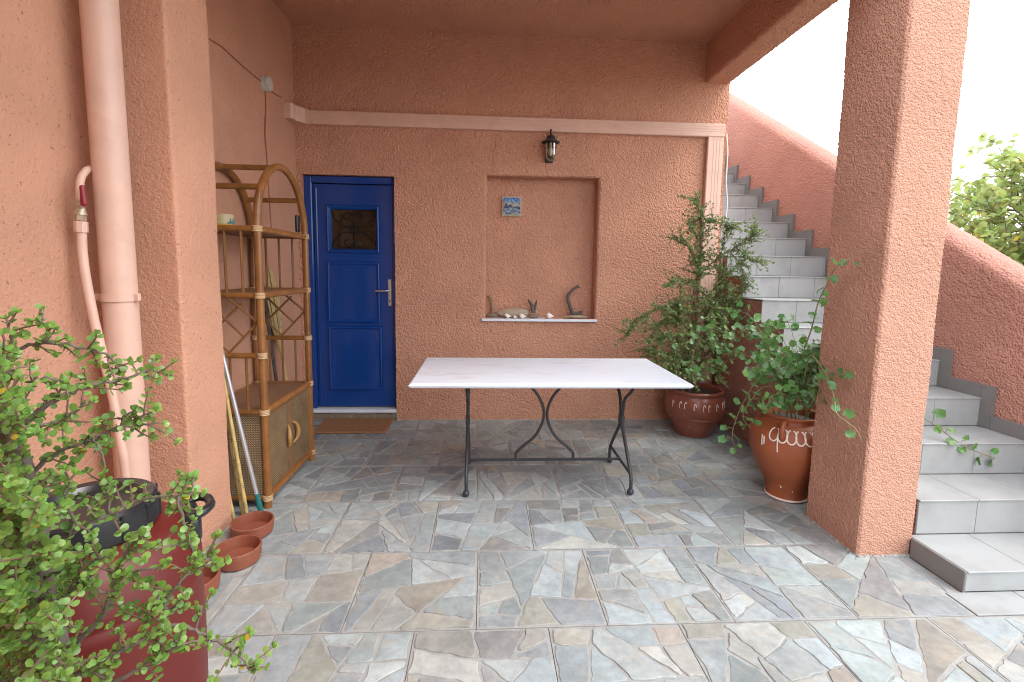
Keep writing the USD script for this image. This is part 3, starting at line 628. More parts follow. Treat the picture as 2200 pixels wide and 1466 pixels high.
wall_cable('wall_cable', 'brown cable hanging straight down from junction box behind the rattan shelf', [(570, 192), (571, 230), (570, 290), (574, 345), (578, 420), (583, 492)], M_cable)
wall_cable('wall_cable', 'short brown cable between junction box and pink trunking elbow', [(578, 192), (592, 203), (606, 210)], M_cable)
wc = [at_y(u, v, YW - 0.012) for u, v in ((1561, 288), (1563, 330), (1560, 390), (1562, 440), (1556, 500), (1551, 560), (1549, 620))]
single('wall_cable', 'thin white cable hanging down the right end of the back wall', 'cable', tube(smooth_path(wc, 8), 0.0055, 6), M_whitecable, smooth=True)
wc = [at_y(u, v, YW - 0.006) for u, v in ((1067, 290), (1066, 312), (1061, 340), (1060, 372))]
single('wall_cable', 'thin painted cord standing for a wall crack below the trunking', 'cable', tube(smooth_path(wc, 6), 0.0035, 6), M_wall_fine, smooth=True)  # added cord stands in for a plaster crack
# doorbell
d0 = at_x(637, 481, XL)
single('doorbell', 'small black doorbell plate on side wall left of the door', 'doorbell', cbox(XL - 0.002, XL + 0.022, d0[1] - 0.035, d0[1] + 0.035, d0[2] - 0.066, d0[2] + 0.066, 0.006), M_blackplastic)
# wall lamp
lc = at_y(1183, 312, YW - 0.09)
lamp = thing('wall_lamp', 'small black lantern with glass dome under the pink trunking', 'wall lamp', (lc[0], YW, lc[2]))
zt = at_y(1181, 277, YW - 0.09)[2]; zb = at_y(1183, 347, YW - 0.09)[2]; H = zt - zb
c0 = (lc[0], YW - 0.09, zb)
part(lamp, 'hood', lathe(curve_profile([(0.001, H), (0.008, H * 0.985), (0.0115, H * 0.95), (0.008, H * 0.91), (0.007, H * 0.87), (0.012, H * 0.82), (0.030, H * 0.78), (0.040, H * 0.70)], 4).tolist() + [(0.044, H * 0.67), (0.075, H * 0.595), (0.075, H * 0.575), (0.045, H * 0.60), (0.001, H * 0.61)], 28, c0), M_iron, smooth=40)
part(lamp, 'glass_dome', lathe(curve_profile([(0.044, H * 0.60), (0.045, H * 0.40), (0.043, H * 0.22), (0.034, H * 0.09), (0.018, H * 0.02), (0.001, 0.0)], 5), 28, c0), M_lampglass, smooth=True)
part(lamp, 'bulb', lathe(curve_profile([(0.001, H * 0.16), (0.014, H * 0.20), (0.019, H * 0.30), (0.012, H * 0.42), (0.010, H * 0.58)], 5), 16, c0), M_white, smooth=True)
gd = []
for k in range(6):
    a = k * math.pi / 3 + 0.3
    gd.append(tube([(c0[0] + r_ * math.cos(a), c0[1] + r_ * math.sin(a), zb + z) for r_, z in ((0.047, H * 0.6), (0.048, H * 0.35), (0.045, H * 0.2), (0.032, H * 0.05), (0.004, -0.004))], 0.0016, 5))
part(lamp, 'wire_guard', gd, M_iron)
part(lamp, 'guard_ring', tube([(c0[0] + 0.049 * math.cos(a), c0[1] + 0.049 * math.sin(a), zb + H * 0.40) for a in np.linspace(0, 2 * math.pi, 25)], 0.0018, 5), M_iron)
part(lamp, 'wall_plate', cbox(lc[0] - 0.032, lc[0] + 0.032, YW - 0.020, YW + 0.004, zb + 0.005, zb + H * 0.72, 0.006), M_iron)
part(lamp, 'bracket', tube([(lc[0], YW - 0.01, zb + H * 0.66), (lc[0], YW - 0.09, zb + H * 0.66)], 0.014, 10), M_iron)

# ================================================================== NICHE ORNAMENTS
YN = YW + nd * 0.45
ZS = 0.9115
t0, t1 = at_y(1079, 422, YW + nd - 0.02), at_y(1120, 465, YW + nd - 0.02)
tile = thing('ceramic_tile', 'small blue and white sea picture tile hung in the niche', 'tile', (t0[0], YW + nd, t1[2]))
tp = sbox(t0[0], t1[2], t1[0], t0[2]).segmentize(0.012)
rr = np.random.default_rng(5)
tq = Polygon(np.array(tp.exterior.coords)[:-1] + rr.normal(0, 0.0035, (len(tp.exterior.coords) - 1, 2))).buffer(0)
part(tile, 'rough_edge', prism_y(tq, YW + nd - 0.026, YW + nd + 0.004), M_ceramic_edge)
tin = affinity.scale(tq, 0.86, 0.86)
mtl = to_manifold(prism_y(tin, YW + nd - 0.034, YW + nd - 0.022)).refine_to_length(0.006).to_mesh()
mtt = trimesh.Trimesh(mtl.vert_properties[:, :3], mtl.tri_verts, process=False); vv = np.array(mtt.vertices)
vv[:, 1] -= np.where(vv[:, 1] < YW + nd - 0.03, (meshkit.fbm(vv * 70, 2, 2) - 0.5) * 0.008, 0); mtt.vertices = vv
part(tile, 'sea_picture', mtt, M_ceramic, smooth=35)
def pebble(c, s, seed, sub=3):
    m = trimesh.creation.icosphere(sub, 1.0); V = np.array(m.vertices)
    V *= (1 + 0.25 * (meshkit.fbm(V * 1.3 + seed, 2, seed) - 0.5))[:, None]
    V = V * np.asarray(s); V[:, 2] -= V[:, 2].min(); m.vertices = V + np.asarray(c); return m
pL = at_y(1050, 682, YN); 
def nx(u, y=YN): return at_y(u, 680, y)[0]
kpx = (nx(1100) - nx(1000)) / 100
single('stone', 'long flat oval beige stone leaning at the back of the niche shelf', 'stone', pebble((nx(1103, YW + nd - 0.05), YW + nd - 0.06, ZS), (0.142, 0.035, 0.042), 3), M_pebble, smooth=True)
s1 = thing('driftwood', 'brown knobbed driftwood piece standing in a stone at niche left corner', 'driftwood', (nx(1053), YN + 0.03, ZS))
part(s1, 'stone_foot', pebble((nx(1058), YN + 0.03, ZS), (0.056, 0.035, 0.018), 7), M_pebble_dark, smooth=True)
z_ = lambda v, y=YN: at_y(1150, v, y)[2]
part(s1, 'stem', tube(smooth_path([(nx(1058), YN + 0.03, ZS + 0.03), (nx(1057.5), YN + 0.03, z_(660)), (nx(1055), YN + 0.03, z_(650)), (nx(1051), YN + 0.03, z_(640)), (nx(1049), YN + 0.03, z_(637))], 5), [0.016] * 5 + [0.013] * 6 + [0.012] * 5 + [0.018, 0.020, 0.019, 0.015, 0.008], 9), M_driftpale, smooth=True)
s2 = thing('driftwood', 'dark forked driftwood piece set in a round stone, middle of niche', 'driftwood', (nx(1148), YN, ZS))
part(s2, 'stone_foot', pebble((nx(1148), YN, ZS), (0.052, 0.036, 0.019), 9), M_pebble_dark, smooth=True)
fk = []
for (u0, v0, r0) in ((1133, 643, 0.010), (1138, 648, 0.011), (1143, 653, 0.010), (1152, 645, 0.009), (1148, 655, 0.009)):
    fk.append(tube(smooth_path([(nx(1146), YN, z_(672)), (nx((1146 + u0) / 2 + 1), YN + 0.004, z_((668 + v0) / 2)), (nx(u0), YN + (u0 % 3 - 1) * 0.006, z_(v0))], 5), np.linspace(0.016, r0 * 0.7, 11) * np.r_[np.ones(9), 0.8, 0.3], 7))
part(s2, 'fork', fk, M_driftwood, smooth=True)
s3 = thing('driftwood', 'tall dark hooked driftwood piece on flat stone, right end of niche', 'driftwood', (nx(1238), YN, ZS))
part(s3, 'stone_foot', [pebble((nx(1240), YN, ZS), (0.096, 0.045, 0.016), 13), pebble((nx(1222), YN + 0.01, ZS), (0.05, 0.03, 0.011), 15)], M_pebble, smooth=True)
hk = smooth_path([(nx(u), YN, z_(v)) for u, v in ((1252, 668), (1244, 672), (1234, 674), (1229, 670), (1224, 658), (1221, 648), (1219, 638), (1222, 630), (1229, 622), (1236, 617), (1242, 613))], 5)
rh = np.interp(np.linspace(0, 1, len(hk)), [0, 0.05, 0.3, 0.55, 0.8, 0.96, 1], [0.006, 0.014, 0.018, 0.0155, 0.011, 0.013, 0.005]) * (1 + 0.18 * np.sin(np.arange(len(hk)) * 1.9))
part(s3, 'hook', tube(hk, rh, 9), M_driftwood, smooth=True)
part(s3, 'side_twig', tube([hk[-3], hk[-1] + (0.012, 0, -0.022)], [0.008, 0.004], 6), M_driftwood)
def shell(label, u, w, y, rz):
    c = np.array((nx(u, y), y, ZS))
    t = thing('shell', label, 'shell', c, group='white shells on the niche shelf')
    P, R = [], []
    tt = np.linspace(0, 1, 44)
    for k in tt:
        a = k * 5 * math.pi; rad = w * 0.30 * (1 - k) ** 1.1
        P.append((w * (-0.35 + 0.85 * k), rad * math.cos(a) * 0.45, w * 0.30 + rad * math.sin(a) * 0.45)); R.append(max(0.0016, w * 0.30 * (1 - k) ** 0.9))
    m = tube(P, R, 10)
    ca, sa = math.cos(rz), math.sin(rz); V = np.array(m.vertices)
    m.vertices = np.stack([ca * V[:, 0] - sa * V[:, 1], sa * V[:, 0] + ca * V[:, 1], V[:, 2]], 1) + c
    part(t, 'whorl', m, M_shell, smooth=True)
    sp = [tube([c + np.array((ca * w * (-0.3 + 0.1 * k), sa * w * (-0.3 + 0.1 * k) - 0.003, w * 0.55)), c + np.array((ca * w * (-0.34 + 0.1 * k), sa * w * (-0.3 + 0.1 * k) - 0.006, w * (0.82 - 0.1 * k)))], [w * 0.09, 0.001], 5) for k in range(4)]
    part(t, 'spine', sp, M_shell)
YF = YN - 0.05
shell('white spiny shell in front of the flat oval stone, leftmost shell', 1092, 0.060, YF, 0.4)
shell('tiny white shell between the two spiny shells on the shelf', 1108, 0.036, YF, 0.2)
shell('white spiny shell just left of the forked driftwood', 1124, 0.062, YF, -0.2)
shell('white pointed shell lying alone between forked and hooked driftwood', 1183, 0.070, YF + 0.02, 0.05)

# ================================================================== DOORMAT, TABLE
single('doormat', 'plain brown coir doormat before the blue door', 'doormat', cbox(-1.375, -0.782, 3.800, 4.165, 0.004, 0.020, 0.006), M_mat)
tx0, tx1, ty0, ty1, tz = -0.404, 1.165, 2.55, 3.327, 0.72
table = thing('table', 'white marble topped table on black wrought iron legs', 'table', (0.38, 2.93, 0))
top = hull([(x, y, z) for i, z in ((0.011, tz), (0.0, tz - 0.009), (0.0, tz - 0.014), (0.012, tz - 0.026)) for x in (tx0 + i, tx1 - i) for y in (ty0 + i, ty1 - i)])
part(table, 'tabletop', top, M_marble)
LX = (-0.098, 0.886); FY0, FY1 = 2.714, 3.20
for X in LX:
    ym = (FY0 + FY1) / 2
    for s, fy in ((-1, FY0), (1, FY1)):
        P = smooth_path([(X, fy, 0.03), (X, fy + s * -0.002, 0.11), (X, fy - s * 0.075, 0.20), (X, ym + s * 0.022, 0.36), (X, ym + s * 0.018, 0.42), (X, ym + s * 0.05, 0.53), (X, fy - s * 0.07, 0.615), (X, fy - s * 0.03, 0.65), (X, fy - s * 0.03, 0.69)], 6)
        lg = part(table, 'leg', tube(P, 0.0105, 10), M_iron, smooth=True)
        part(lg, 'ball_foot', ball((X, fy, 0.0215), 0.0205, 2), M_iron, smooth=True)
    part(table, 'leg_collar', cbox(X - 0.013, X + 0.013, ym - 0.034, ym + 0.034, 0.355, 0.425, 0.006), M_iron)
    part(table, 'side_stretcher', tube([(X, FY0 + 0.01, 0.125), (X, FY1 - 0.01, 0.125)], 0.009, 8), M_iron)
    part(table, 'top_bearer', cbox(X - 0.016, X + 0.016, FY0 - 0.04, FY1 + 0.04, 0.684, 0.6935, 0.002), M_iron)
part(table, 'long_stretcher', cbox(LX[0], LX[1], 2.950, 2.966, 0.118, 0.134, 0.003), M_iron)
xm = (LX[0] + LX[1]) / 2
for s in (-1, 1):
    P = smooth_path([(xm + s * 0.185, 2.958, 0.13), (xm + s * 0.183, 2.958, 0.17), (xm + s * 0.15, 2.958, 0.205), (xm + s * 0.055, 2.958, 0.295), (xm + s * 0.010, 2.958, 0.42), (xm + s * 0.045, 2.958, 0.54), (xm + s * 0.14, 2.958, 0.645), (xm + s * 0.20, 2.958, 0.69)], 7)
    part(table, 'scroll_brace', tube(P, 0.0095, 10), M_iron, smooth=True)
part(table, 'rail', [cbox(LX[0], LX[1], FY0 + 0.02, FY0 + 0.045, 0.684, 0.692, 0.002), cbox(LX[0], LX[1], FY1 - 0.045, FY1 - 0.02, 0.684, 0.692, 0.002)], M_iron)

# ================================================================== RATTAN SHELF UNIT
rx0, rx1, ry0, ry1 = XL + 0.030, -1.19, 2.615, 3.285
rack = thing('shelf_unit', 'tall arched rattan shelf unit with woven cupboard against the side wall', 'shelf unit', (-1.37, 2.95, 0))
z1, z2, z3, z4, zf = 1.53, 1.18, 0.857, 0.545, 0.060
ym, yr = (ry0 + ry1) / 2, (ry1 - ry0) / 2
R0 = 0.0205
def bamboo(P, r=R0, n=10):
    return tube(P, r, n)
for X in (rx1, rx0):
    for y, s in ((ry0, -1), (ry1, 1)):
        part(rack, 'post', bamboo([(X, y, 0.0), (X, y, z1 + 0.01)]), M_rattan, smooth=40)
    arch = [(X, ym + yr * math.cos(a), z1 + 0.01 + 0.365 * math.sin(a)) for a in np.linspace(0, math.pi, 33)]
    part(rack, 'arch', bamboo(arch), M_rattan, smooth=40)
for a in (math.pi * 0.5, math.pi * 0.80, math.pi * 0.20):
    y, z = ym + yr * math.cos(a), z1 + 0.01 + 0.365 * math.sin(a)
    part(rack, 'top_bar', bamboo([(rx0, y, z), (rx1, y, z)], 0.016), M_rattan, smooth=40)
def xbar(y, z, r=0.0155): part(rack, 'side_rail', bamboo([(rx0, y, z), (rx1, y, z)], r), M_rattan, smooth=40)
def ybar(x, z, r=0.0155): part(rack, 'cross_rail', bamboo([(x, ry0, z), (x, ry1, z)], r), M_rattan, smooth=40)
for z in (z1, z2, z4, zf):
    for y in (ry0, ry1): xbar(y, z)
    for x in (rx0, rx1): ybar(x, z, 0.018 if x == rx1 else 0.014)
for y in (ry0, ry1): xbar(y, z3)
for z in (z1, z2, z4):
    part(rack, 'shelf_board', cbox(rx0, rx1, ry0, ry1, z - 0.006, z + 0.006, 0.001), M_brownboard)
for y in (ry0, ry1):
    for za, zb_ in ((z2, z1), (z4, z3)):
        for k in range(3):
            x = rx0 + (rx1 - rx0) * (k + 1) / 4
            part(rack, 'spindle', tube([(x, y, za), (x, y, zb_)], 0.0075, 8), M_rattan_thin, smooth=40)
    W, Hh = rx1 - rx0, z2 - z3
    for (a, b) in (((0.05, 0.70), (0.35, 0.99)), ((0.22, 0.86), (0.74, 0.30)), ((0.49, 0.99), (0.95, 0.55)), ((0.18, 0.31), (0.70, 0.86)), ((0.20, 0.35), (0.52, 0.02)), ((0.48, 0.02), (0.97, 0.58))):
        part(rack, 'lattice_stick', tube([(rx0 + W * a[0], y - 0.004, z3 + Hh * a[1]), (rx0 + W * b[0], y + 0.004, z3 + Hh * b[1])], 0.0068, 8), M_rattan_thin, smooth=40)
def coil(c, r, axis='z', n=4, w=0.0042):
    out = []
    for k in range(n):
        o = (k - (n - 1) / 2) * w * 1.9
        out.append(tube([(c[0] + r * math.cos(a), c[1] + r * math.sin(a), c[2] + o) for a in np.linspace(0, 2 * math.pi, 15)], w, 5, False))
    return out
for X in (rx1, rx0):
    for y in (ry0, ry1):
        for z in (z1, z2, z3, z4, zf):
            part(rack, 'binding', coil((X, y, z), R0 + 0.003), M_binding, smooth=True)
part(rack, 'side_panel', cbox(rx0, rx1, ry0 - 0.006, ry0 + 0.006, zf, z4, 0.001), M_weave)
part(rack, 'side_panel', cbox(rx0, rx1, ry1 - 0.006, ry1 + 0.006, zf, z4, 0.001), M_weave)
part(rack, 'back_panel', cbox(rx0 - 0.004, rx0 + 0.004, ry0, ry1, zf, z4, 0.001), M_weave)
part(rack, 'bottom_board', cbox(rx0, rx1, ry0, ry1, zf - 0.005, zf + 0.005, 0.001), M_brownboard)
for s, (ya, yb) in enumerate(((ry0 + 0.022, ym - 0.003), (ym + 0.003, ry1 - 0.022))):
    dr = part(rack, 'cupboard_door', cbox(rx1 - 0.012, rx1 - 0.002, ya + 0.006, yb - 0.006, zf + 0.02, z4 - 0.02, 0.001), M_weave)
    for (p, q) in (((ya + 0.006, zf + 0.02), (ya + 0.006, z4 - 0.02)), ((yb - 0.006, zf + 0.02), (yb - 0.006, z4 - 0.02)), ((ya, zf + 0.024), (yb, zf + 0.024)), ((ya, z4 - 0.024), (yb, z4 - 0.024))):
        part(dr, 'frame_strip', tube([(rx1 - 0.002, p[0], p[1]), (rx1 - 0.002, q[0], q[1])], 0.0065, 6), M_rattan_thin)
    yc = ym + (-0.055 if s == 0 else 0.055); sg = 1 if s == 0 else -1
    P = smooth_path([(rx1 - 0.002, yc + sg * 0.022, 0.235), (rx1 + 0.016, yc - sg * 0.002, 0.262), (rx1 + 0.022, yc - sg * 0.012, 0.305), (rx1 + 0.016, yc - sg * 0.002, 0.350), (rx1 - 0.002, yc + sg * 0.022, 0.375)], 6)
    part(dr, 'door_handle', tube(P, np.interp(np.linspace(0, 1, len(P)), [0, 0.5, 1], [0.006, 0.014, 0.006]), 10), M_handle, smooth=True)
# things on and behind the unit
cc = (-1.452, 2.80, z1 + 0.0065)
cup = thing('cup', 'cream and yellow glazed pot with blue green brush marks on top shelf', 'pot', cc)
part(cup, 'body', lathe([(0.001, 0.0), (0.040, 0.0), (0.046, 0.006), (0.052, 0.080), (0.048, 0.081), (0.043, 0.012), (0.001, 0.010)], 32, cc), M_cup, smooth=35)
part(cup, 'glaze_band', lathe([(0.0406, 0.001), (0.0468, 0.006), (0.0482, 0.026), (0.0472, 0.028)], 32, cc), M_cupyellow, smooth=True)
bm = []
for a, h0_, h1_ in ((-0.75, 0.030, 0.036), (-0.5, 0.028, 0.062), (-0.38, 0.030, 0.045), (-0.1, 0.026, 0.068), (0.02, 0.03, 0.060)):
    bm.append(tube([(cc[0] + (0.0472 + h0_ * 0.065) * math.cos(a + t * 0.12), cc[1] + (0.0472 + h0_ * 0.065) * math.sin(a + t * 0.12), cc[2] + h0_ + (h1_ - h0_) * t) for t in np.linspace(0, 1, 5)], [0.0035, 0.005, 0.005, 0.004, 0.002], 6))
for m in bm: part(cup, 'brush_mark', m, M_cupgreen, smooth=True)
single('lid', 'small round white lid lying on the top shelf', 'lid', lathe([(0.001, 0.0), (0.026, 0.0), (0.027, 0.008), (0.012, 0.014), (0.001, 0.015)], 20, (-1.46, 3.09, z1 + 0.0065)), M_white, smooth=30)
bf, bt = np.array((-1.415, 3.60, 0.0)), np.array((-1.535, 3.60, 1.02))
broom = thing('broom', 'straw broom standing head up behind the shelf unit', 'broom', bf)
part(broom, 'handle', tube([bf, bf * 0.25 + bt * 0.75], 0.0115, 10), M_bamboo, smooth=True)
bb = bt + (bt - bf) * 0.28
strs = []
rb = np.random.default_rng(3)
for k in range(70):
    a = rb.uniform(0, 2 * math.pi); r_ = math.sqrt(rb.random())
    q0 = bf * 0.25 + bt * 0.75 + np.array((0.010 * r_ * math.cos(a), 0.016 * r_ * math.sin(a), rb.uniform(-0.06, 0.04)))
    q1 = bb + np.array((0.018 * r_ * math.cos(a) - 0.004, 0.075 * r_ * math.sin(a), rb.uniform(-0.08, 0.03)))
    q2 = (q0 + q1) / 2 + np.array((0.014 * r_ * math.cos(a), 0.052 * r_ * math.sin(a), 0))
    strs.append(tube(smooth_path([q0, q2, q1], 3), 0.0038, 4))
part(broom, 'straw_head', strs, M_straw)
for t in (0.82, 0.87, 0.92, 0.98):
    c_ = bf + (bt - bf) * t
    part(broom, 'stitching', tube([c_ + (0.024 * math.cos(a), (0.026 + (t - 0.8) * 0.16) * math.sin(a), 0.004 * math.sin(3 * a)) for a in np.linspace(0, 2 * math.pi, 19)], 0.0022, 5), M_cupgreen)
bs = np.array((-1.42, 3.44, 0.0)); be = np.array((-1.54, 3.42, 1.24))
single('stick', 'dark capped broomstick leaning beside the straw broom behind the shelf unit', 'stick', tube([bs, be], 0.0115, 10), M_driftwood)
# poles and canes between pilaster and unit
pa = at_y(563, 1106, 2.528); pa[2] = 0.0; pb = at_y(487, 800, 2.505)
pe = pa + (pb - pa) * 1.42
pole = thing('metal_pole', 'grey metal pole with teal grip leaning behind the pilaster', 'pole', pa)
part(pole, 'shaft', tube([pa + (pe - pa) * 0.09, pe], 0.0108, 12), M_alu, smooth=40)
part(pole, 'grip', tube([pa, pa + (pe - pa) * 0.035, pa + (pe - pa) * 0.112], [0.0115, 0.013, 0.0128], 12), M_teal, smooth=40)
for (u0, v0, y0, u1, v1, lab) in ((532, 1114, 2.512, 488, 858, 'bamboo cane leaning nearest to the grey metal pole'), (522, 1118, 2.535, 480, 840, 'bamboo cane half hidden between the two other canes'), (503, 1120, 2.485, 478, 1000, 'bamboo cane hugging the pilaster foot, furthest from the metal pole')):
    a = at_y(u0, v0, y0); a[2] = 0.0; b = at_y(u1, v1, y0 - 0.01)
    P = [a + (b - a) * t * 1.35 for t in np.linspace(0, 1, 25)]
    rad = np.where(np.arange(25) % 5 == 3, 0.0102, 0.0088)
    single('bamboo_cane', lab, 'bamboo cane', tube(P, rad, 10), M_bamboo, smooth=True, group='bamboo canes behind the pilaster')

# ================================================================== SAUCERS, POTS, BARREL
def saucer(label, x, y, R, h):
    c = (x, y, 0.004)
    t = thing('saucer', label, 'plant saucer', c, group='terracotta saucers at the pilaster')
    part(t, 'bowl', lathe([(0.001, 0.0), (R * 0.86, 0.0), (R * 0.93, 0.006), (R * 0.985, h * 0.45), (R * 0.97, h * 0.62), (R, h * 0.78), (R, h * 0.97), (R * 0.985, h), (R * 0.925, h), (R * 0.905, h * 0.9), (R * 0.86, 0.014), (0.001, 0.010)], 48, c), M_terracotta, smooth=32)
saucer('terracotta saucer nearest the canes at the pilaster corner', -1.150, 2.350, 0.098, 0.066)
saucer('terracotta saucer in front of the pilaster, middle of the three', -1.105, 2.120, 0.096, 0.070)
saucer('terracotta saucer half hidden behind the red barrel', -1.185, 1.895, 0.108, 0.076)
# back pot
bc = (1.748, 3.80, 0.004)
bp = thing('plant_pot', 'wide brown glazed pot with worn white marks in the back corner', 'plant pot', bc)
bprof = curve_profile([(0.001, 0.0), (0.128, 0.0), (0.140, 0.02), (0.185, 0.10), (0.226, 0.19), (0.236, 0.255), (0.228, 0.315), (0.214, 0.345), (0.220, 0.36), (0.226, 0.372), (0.218, 0.384), (0.200, 0.380), (0.195, 0.345)], 4)
part(bp, 'pot', lathe(bprof, 48, bc), M_glazed, smooth=True)
part(bp, 'rib', lathe([(0.2125, 0.150), (0.219, 0.156), (0.2215, 0.164), (0.218, 0.170)], 48, bc), M_glazed, smooth=True)
part(bp, 'soil', lathe([(0.001, 0.345), (0.197, 0.345)], 24, bc), M_soil)
def on_lathe(prof, c, pts):
    pr = np.asarray(prof); out = []
    i0 = int(np.argmax(pr[:, 0]))
    for a, z in pts:
        seg = pr[:max(i0 + 6, 2)]
        rr_ = np.interp(z, *(lambda o: (pr[o, 1], pr[o, 0]))(np.argsort(pr[:, 1], kind='stable')))
        out.append((c[0] + (rr_ + 0.0008) * math.cos(a), c[1] + (rr_ + 0.0008) * math.sin(a), c[2] + z))
    return out
for k in range(9):
    a = -2.75 + 0.26 * k + 0.05 * math.sin(k * 2.1)
    pts = [(a + 0.035 * math.cos(t), 0.275 + 0.028 * math.sin(t) + 0.006 * math.sin(k)) for t in np.linspace(0.3 * (k % 3), 4.2, 12)]
    part(bp, 'white_mark', tube(on_lathe(bprof[:24], bc, pts), 0.0024, 5), M_whitepaint)
# tall jar
jc_ = (1.838, 2.690, 0.004)
jar = thing('jar', 'tall orange terracotta jar with white painted loops behind the pillar', 'jar', jc_)
jprof = curve_profile([(0.001, 0.0), (0.108, 0.0), (0.112, 0.012), (0.112, 0.05), (0.135, 0.11), (0.180, 0.19), (0.214, 0.29), (0.222, 0.36), (0.212, 0.415), (0.180, 0.455), (0.158, 0.475), (0.154, 0.49), (0.164, 0.505), (0.162, 0.515), (0.148, 0.512), (0.144, 0.47)], 5)
part(jar, 'body', lathe(jprof, 56, jc_), M_jar, smooth=True)
part(jar, 'foot_ring', lathe([(0.109, 0.0), (0.1165, 0.002), (0.1165, 0.010), (0.110, 0.016)], 56, jc_), M_whitepaint, smooth=True)
part(jar, 'soil', lathe([(0.001, 0.47), (0.146, 0.47)], 24, jc_), M_soil)
mono = jprof[:70]
for k in range(9):
    a0_ = -2.62 + 0.215 * k
    pts = [(a0_ + 0.095 * math.cos(t) + 0.012 * t, 0.418 + 0.034 * math.sin(t)) for t in np.linspace(math.pi / 2, math.pi / 2 + 2 * math.pi, 19)]
    part(jar, 'white_loop', tube(on_lathe(mono, jc_, pts), 0.0042, 5), M_whitepaint)
for a0_, zz0, zz1 in ((-2.86, 0.40, 0.34), (-2.80, 0.395, 0.35), (-2.45, 0.40, 0.325), (-2.40, 0.10, 0.085), (-1.9, 0.075, 0.07)):
    part(jar, 'white_drip', tube(on_lathe(mono, jc_, [(a0_ + 0.02 * t, zz0 + (zz1 - zz0) * t) for t in np.linspace(0, 1, 6)]), 0.004, 5), M_whitepaint)
for sgn in (-1, 1):
    aa = -2.35 if sgn < 0 else 0.5
    dirx = np.array((math.cos(aa), math.sin(aa), 0))
    P = smooth_path([np.array(jc_) + dirx * 0.156 + (0, 0, 0.488), np.array(jc_) + dirx * 0.198 + (0, 0, 0.490), np.array(jc_) + dirx * 0.222 + (0, 0, 0.455), np.array(jc_) + dirx * 0.212 + (0, 0, 0.405)], 5)
    part(jar, 'handle', tube(P, 0.0145, 10), M_jar, smooth=True)
# barrel
BC = (-1.030, 1.25, 0.0)
barrel = thing('barrel', 'red plastic barrel with black screw lid behind the shrub', 'barrel', BC)
bpr = curve_profile([(0.001, 0.004), (0.225, 0.004), (0.236, 0.02), (0.243, 0.10), (0.246, 0.30), (0.244, 0.46)], 4).tolist() + [(0.247, 0.468), (0.247, 0.486), (0.242, 0.494), (0.241, 0.505), (0.246, 0.512), (0.245, 0.53)] + curve_profile([(0.240, 0.555), (0.225, 0.60), (0.195, 0.632), (0.158, 0.645), (0.138, 0.648), (0.136, 0.69)], 4).tolist()
part(barrel, 'body', lathe(bpr, 56, BC), M_barrel, smooth=50)
lidp = [(0.001, 0.704), (0.095, 0.704), (0.108, 0.708), (0.113, 0.716), (0.118, 0.722), (0.143, 0.724), (0.150, 0.718), (0.153, 0.700), (0.154, 0.655), (0.150, 0.648), (0.140, 0.648)]
part(barrel, 'lid', lathe(lidp[::-1], 56, BC), M_blackplastic, smooth=35)
for k in range(14):
    a = k * 2 * math.pi / 14
    part(barrel, 'lid_rib', tube([(BC[0] + 0.1535 * math.cos(a), BC[1] + 0.1535 * math.sin(a), 0.655), (BC[0] + 0.1535 * math.cos(a), BC[1] + 0.1535 * math.sin(a), 0.716)], 0.0042, 6), M_blackplastic)
for aa in (0.62, 3.76):
    d_ = np.array((math.cos(aa), math.sin(aa), 0)); e_ = np.array((-math.sin(aa), math.cos(aa), 0)); b_ = np.array(BC)
    P = smooth_path([b_ + d_ * 0.205 + e_ * 0.055 + (0, 0, 0.628), b_ + d_ * 0.245 + e_ * 0.058 + (0, 0, 0.640), b_ + d_ * 0.268 + e_ * 0.03 + (0, 0, 0.642), b_ + d_ * 0.272 + (0, 0, 0.640), b_ + d_ * 0.268 - e_ * 0.03 + (0, 0, 0.642), b_ + d_ * 0.245 - e_ * 0.058 + (0, 0, 0.640), b_ + d_ * 0.205 - e_ * 0.055 + (0, 0, 0.628)], 5)
    part(barrel, 'carry_handle', tube(P, 0.0125, 10), M_blackplastic, smooth=True)
    part(barrel, 'handle_socket', hull(np.vstack([ball(b_ + d_ * 0.225 + e_ * s_ * 0.055 + (0, 0, z_0), 0.02, 1).vertices for s_ in (-1, 1) for z_0 in (0.575, 0.615)])), M_blackplastic, smooth=True)

# ================================================================== PLANTS
def frame_of(d, r):
    d = d / max(np.linalg.norm(d), 1e-9)
    a = r.normal(0, 1, 3); a -= d * (a @ d); a /= max(np.linalg.norm(a), 1e-9)
    return d, a, np.cross(d, a)
def round_leaf(base, dirv, nrm, L, W, cup=0.12):
    """a small fleshy obovate leaf, two-sided fan with a slightly raised middle"""
    dirv = dirv / np.linalg.norm(dirv); nrm = nrm - dirv * (nrm @ dirv); nrm /= max(np.linalg.norm(nrm), 1e-9); s = np.cross(dirv, nrm)
    pr = [(0.0, 0.05), (0.14, 0.22), (0.36, 0.42), (0.60, 0.50), (0.82, 0.43), (0.95, 0.25), (1.0, 0.0)]
    V = [base + dirv * (L * t) + s * (W * w) - nrm * (cup * W * (w * 2) ** 2 * 0.5) for t, w in pr] + [base + dirv * (L * t) - s * (W * w) - nrm * (cup * W * (w * 2) ** 2 * 0.5) for t, w in pr[-2:0:-1]]
    V.append(base + dirv * L * 0.55 + nrm * cup * W * 0.35); n = len(V) - 1
    return trimesh.Trimesh(V, [(i, (i + 1) % n, n) for i in range(n)], process=False)
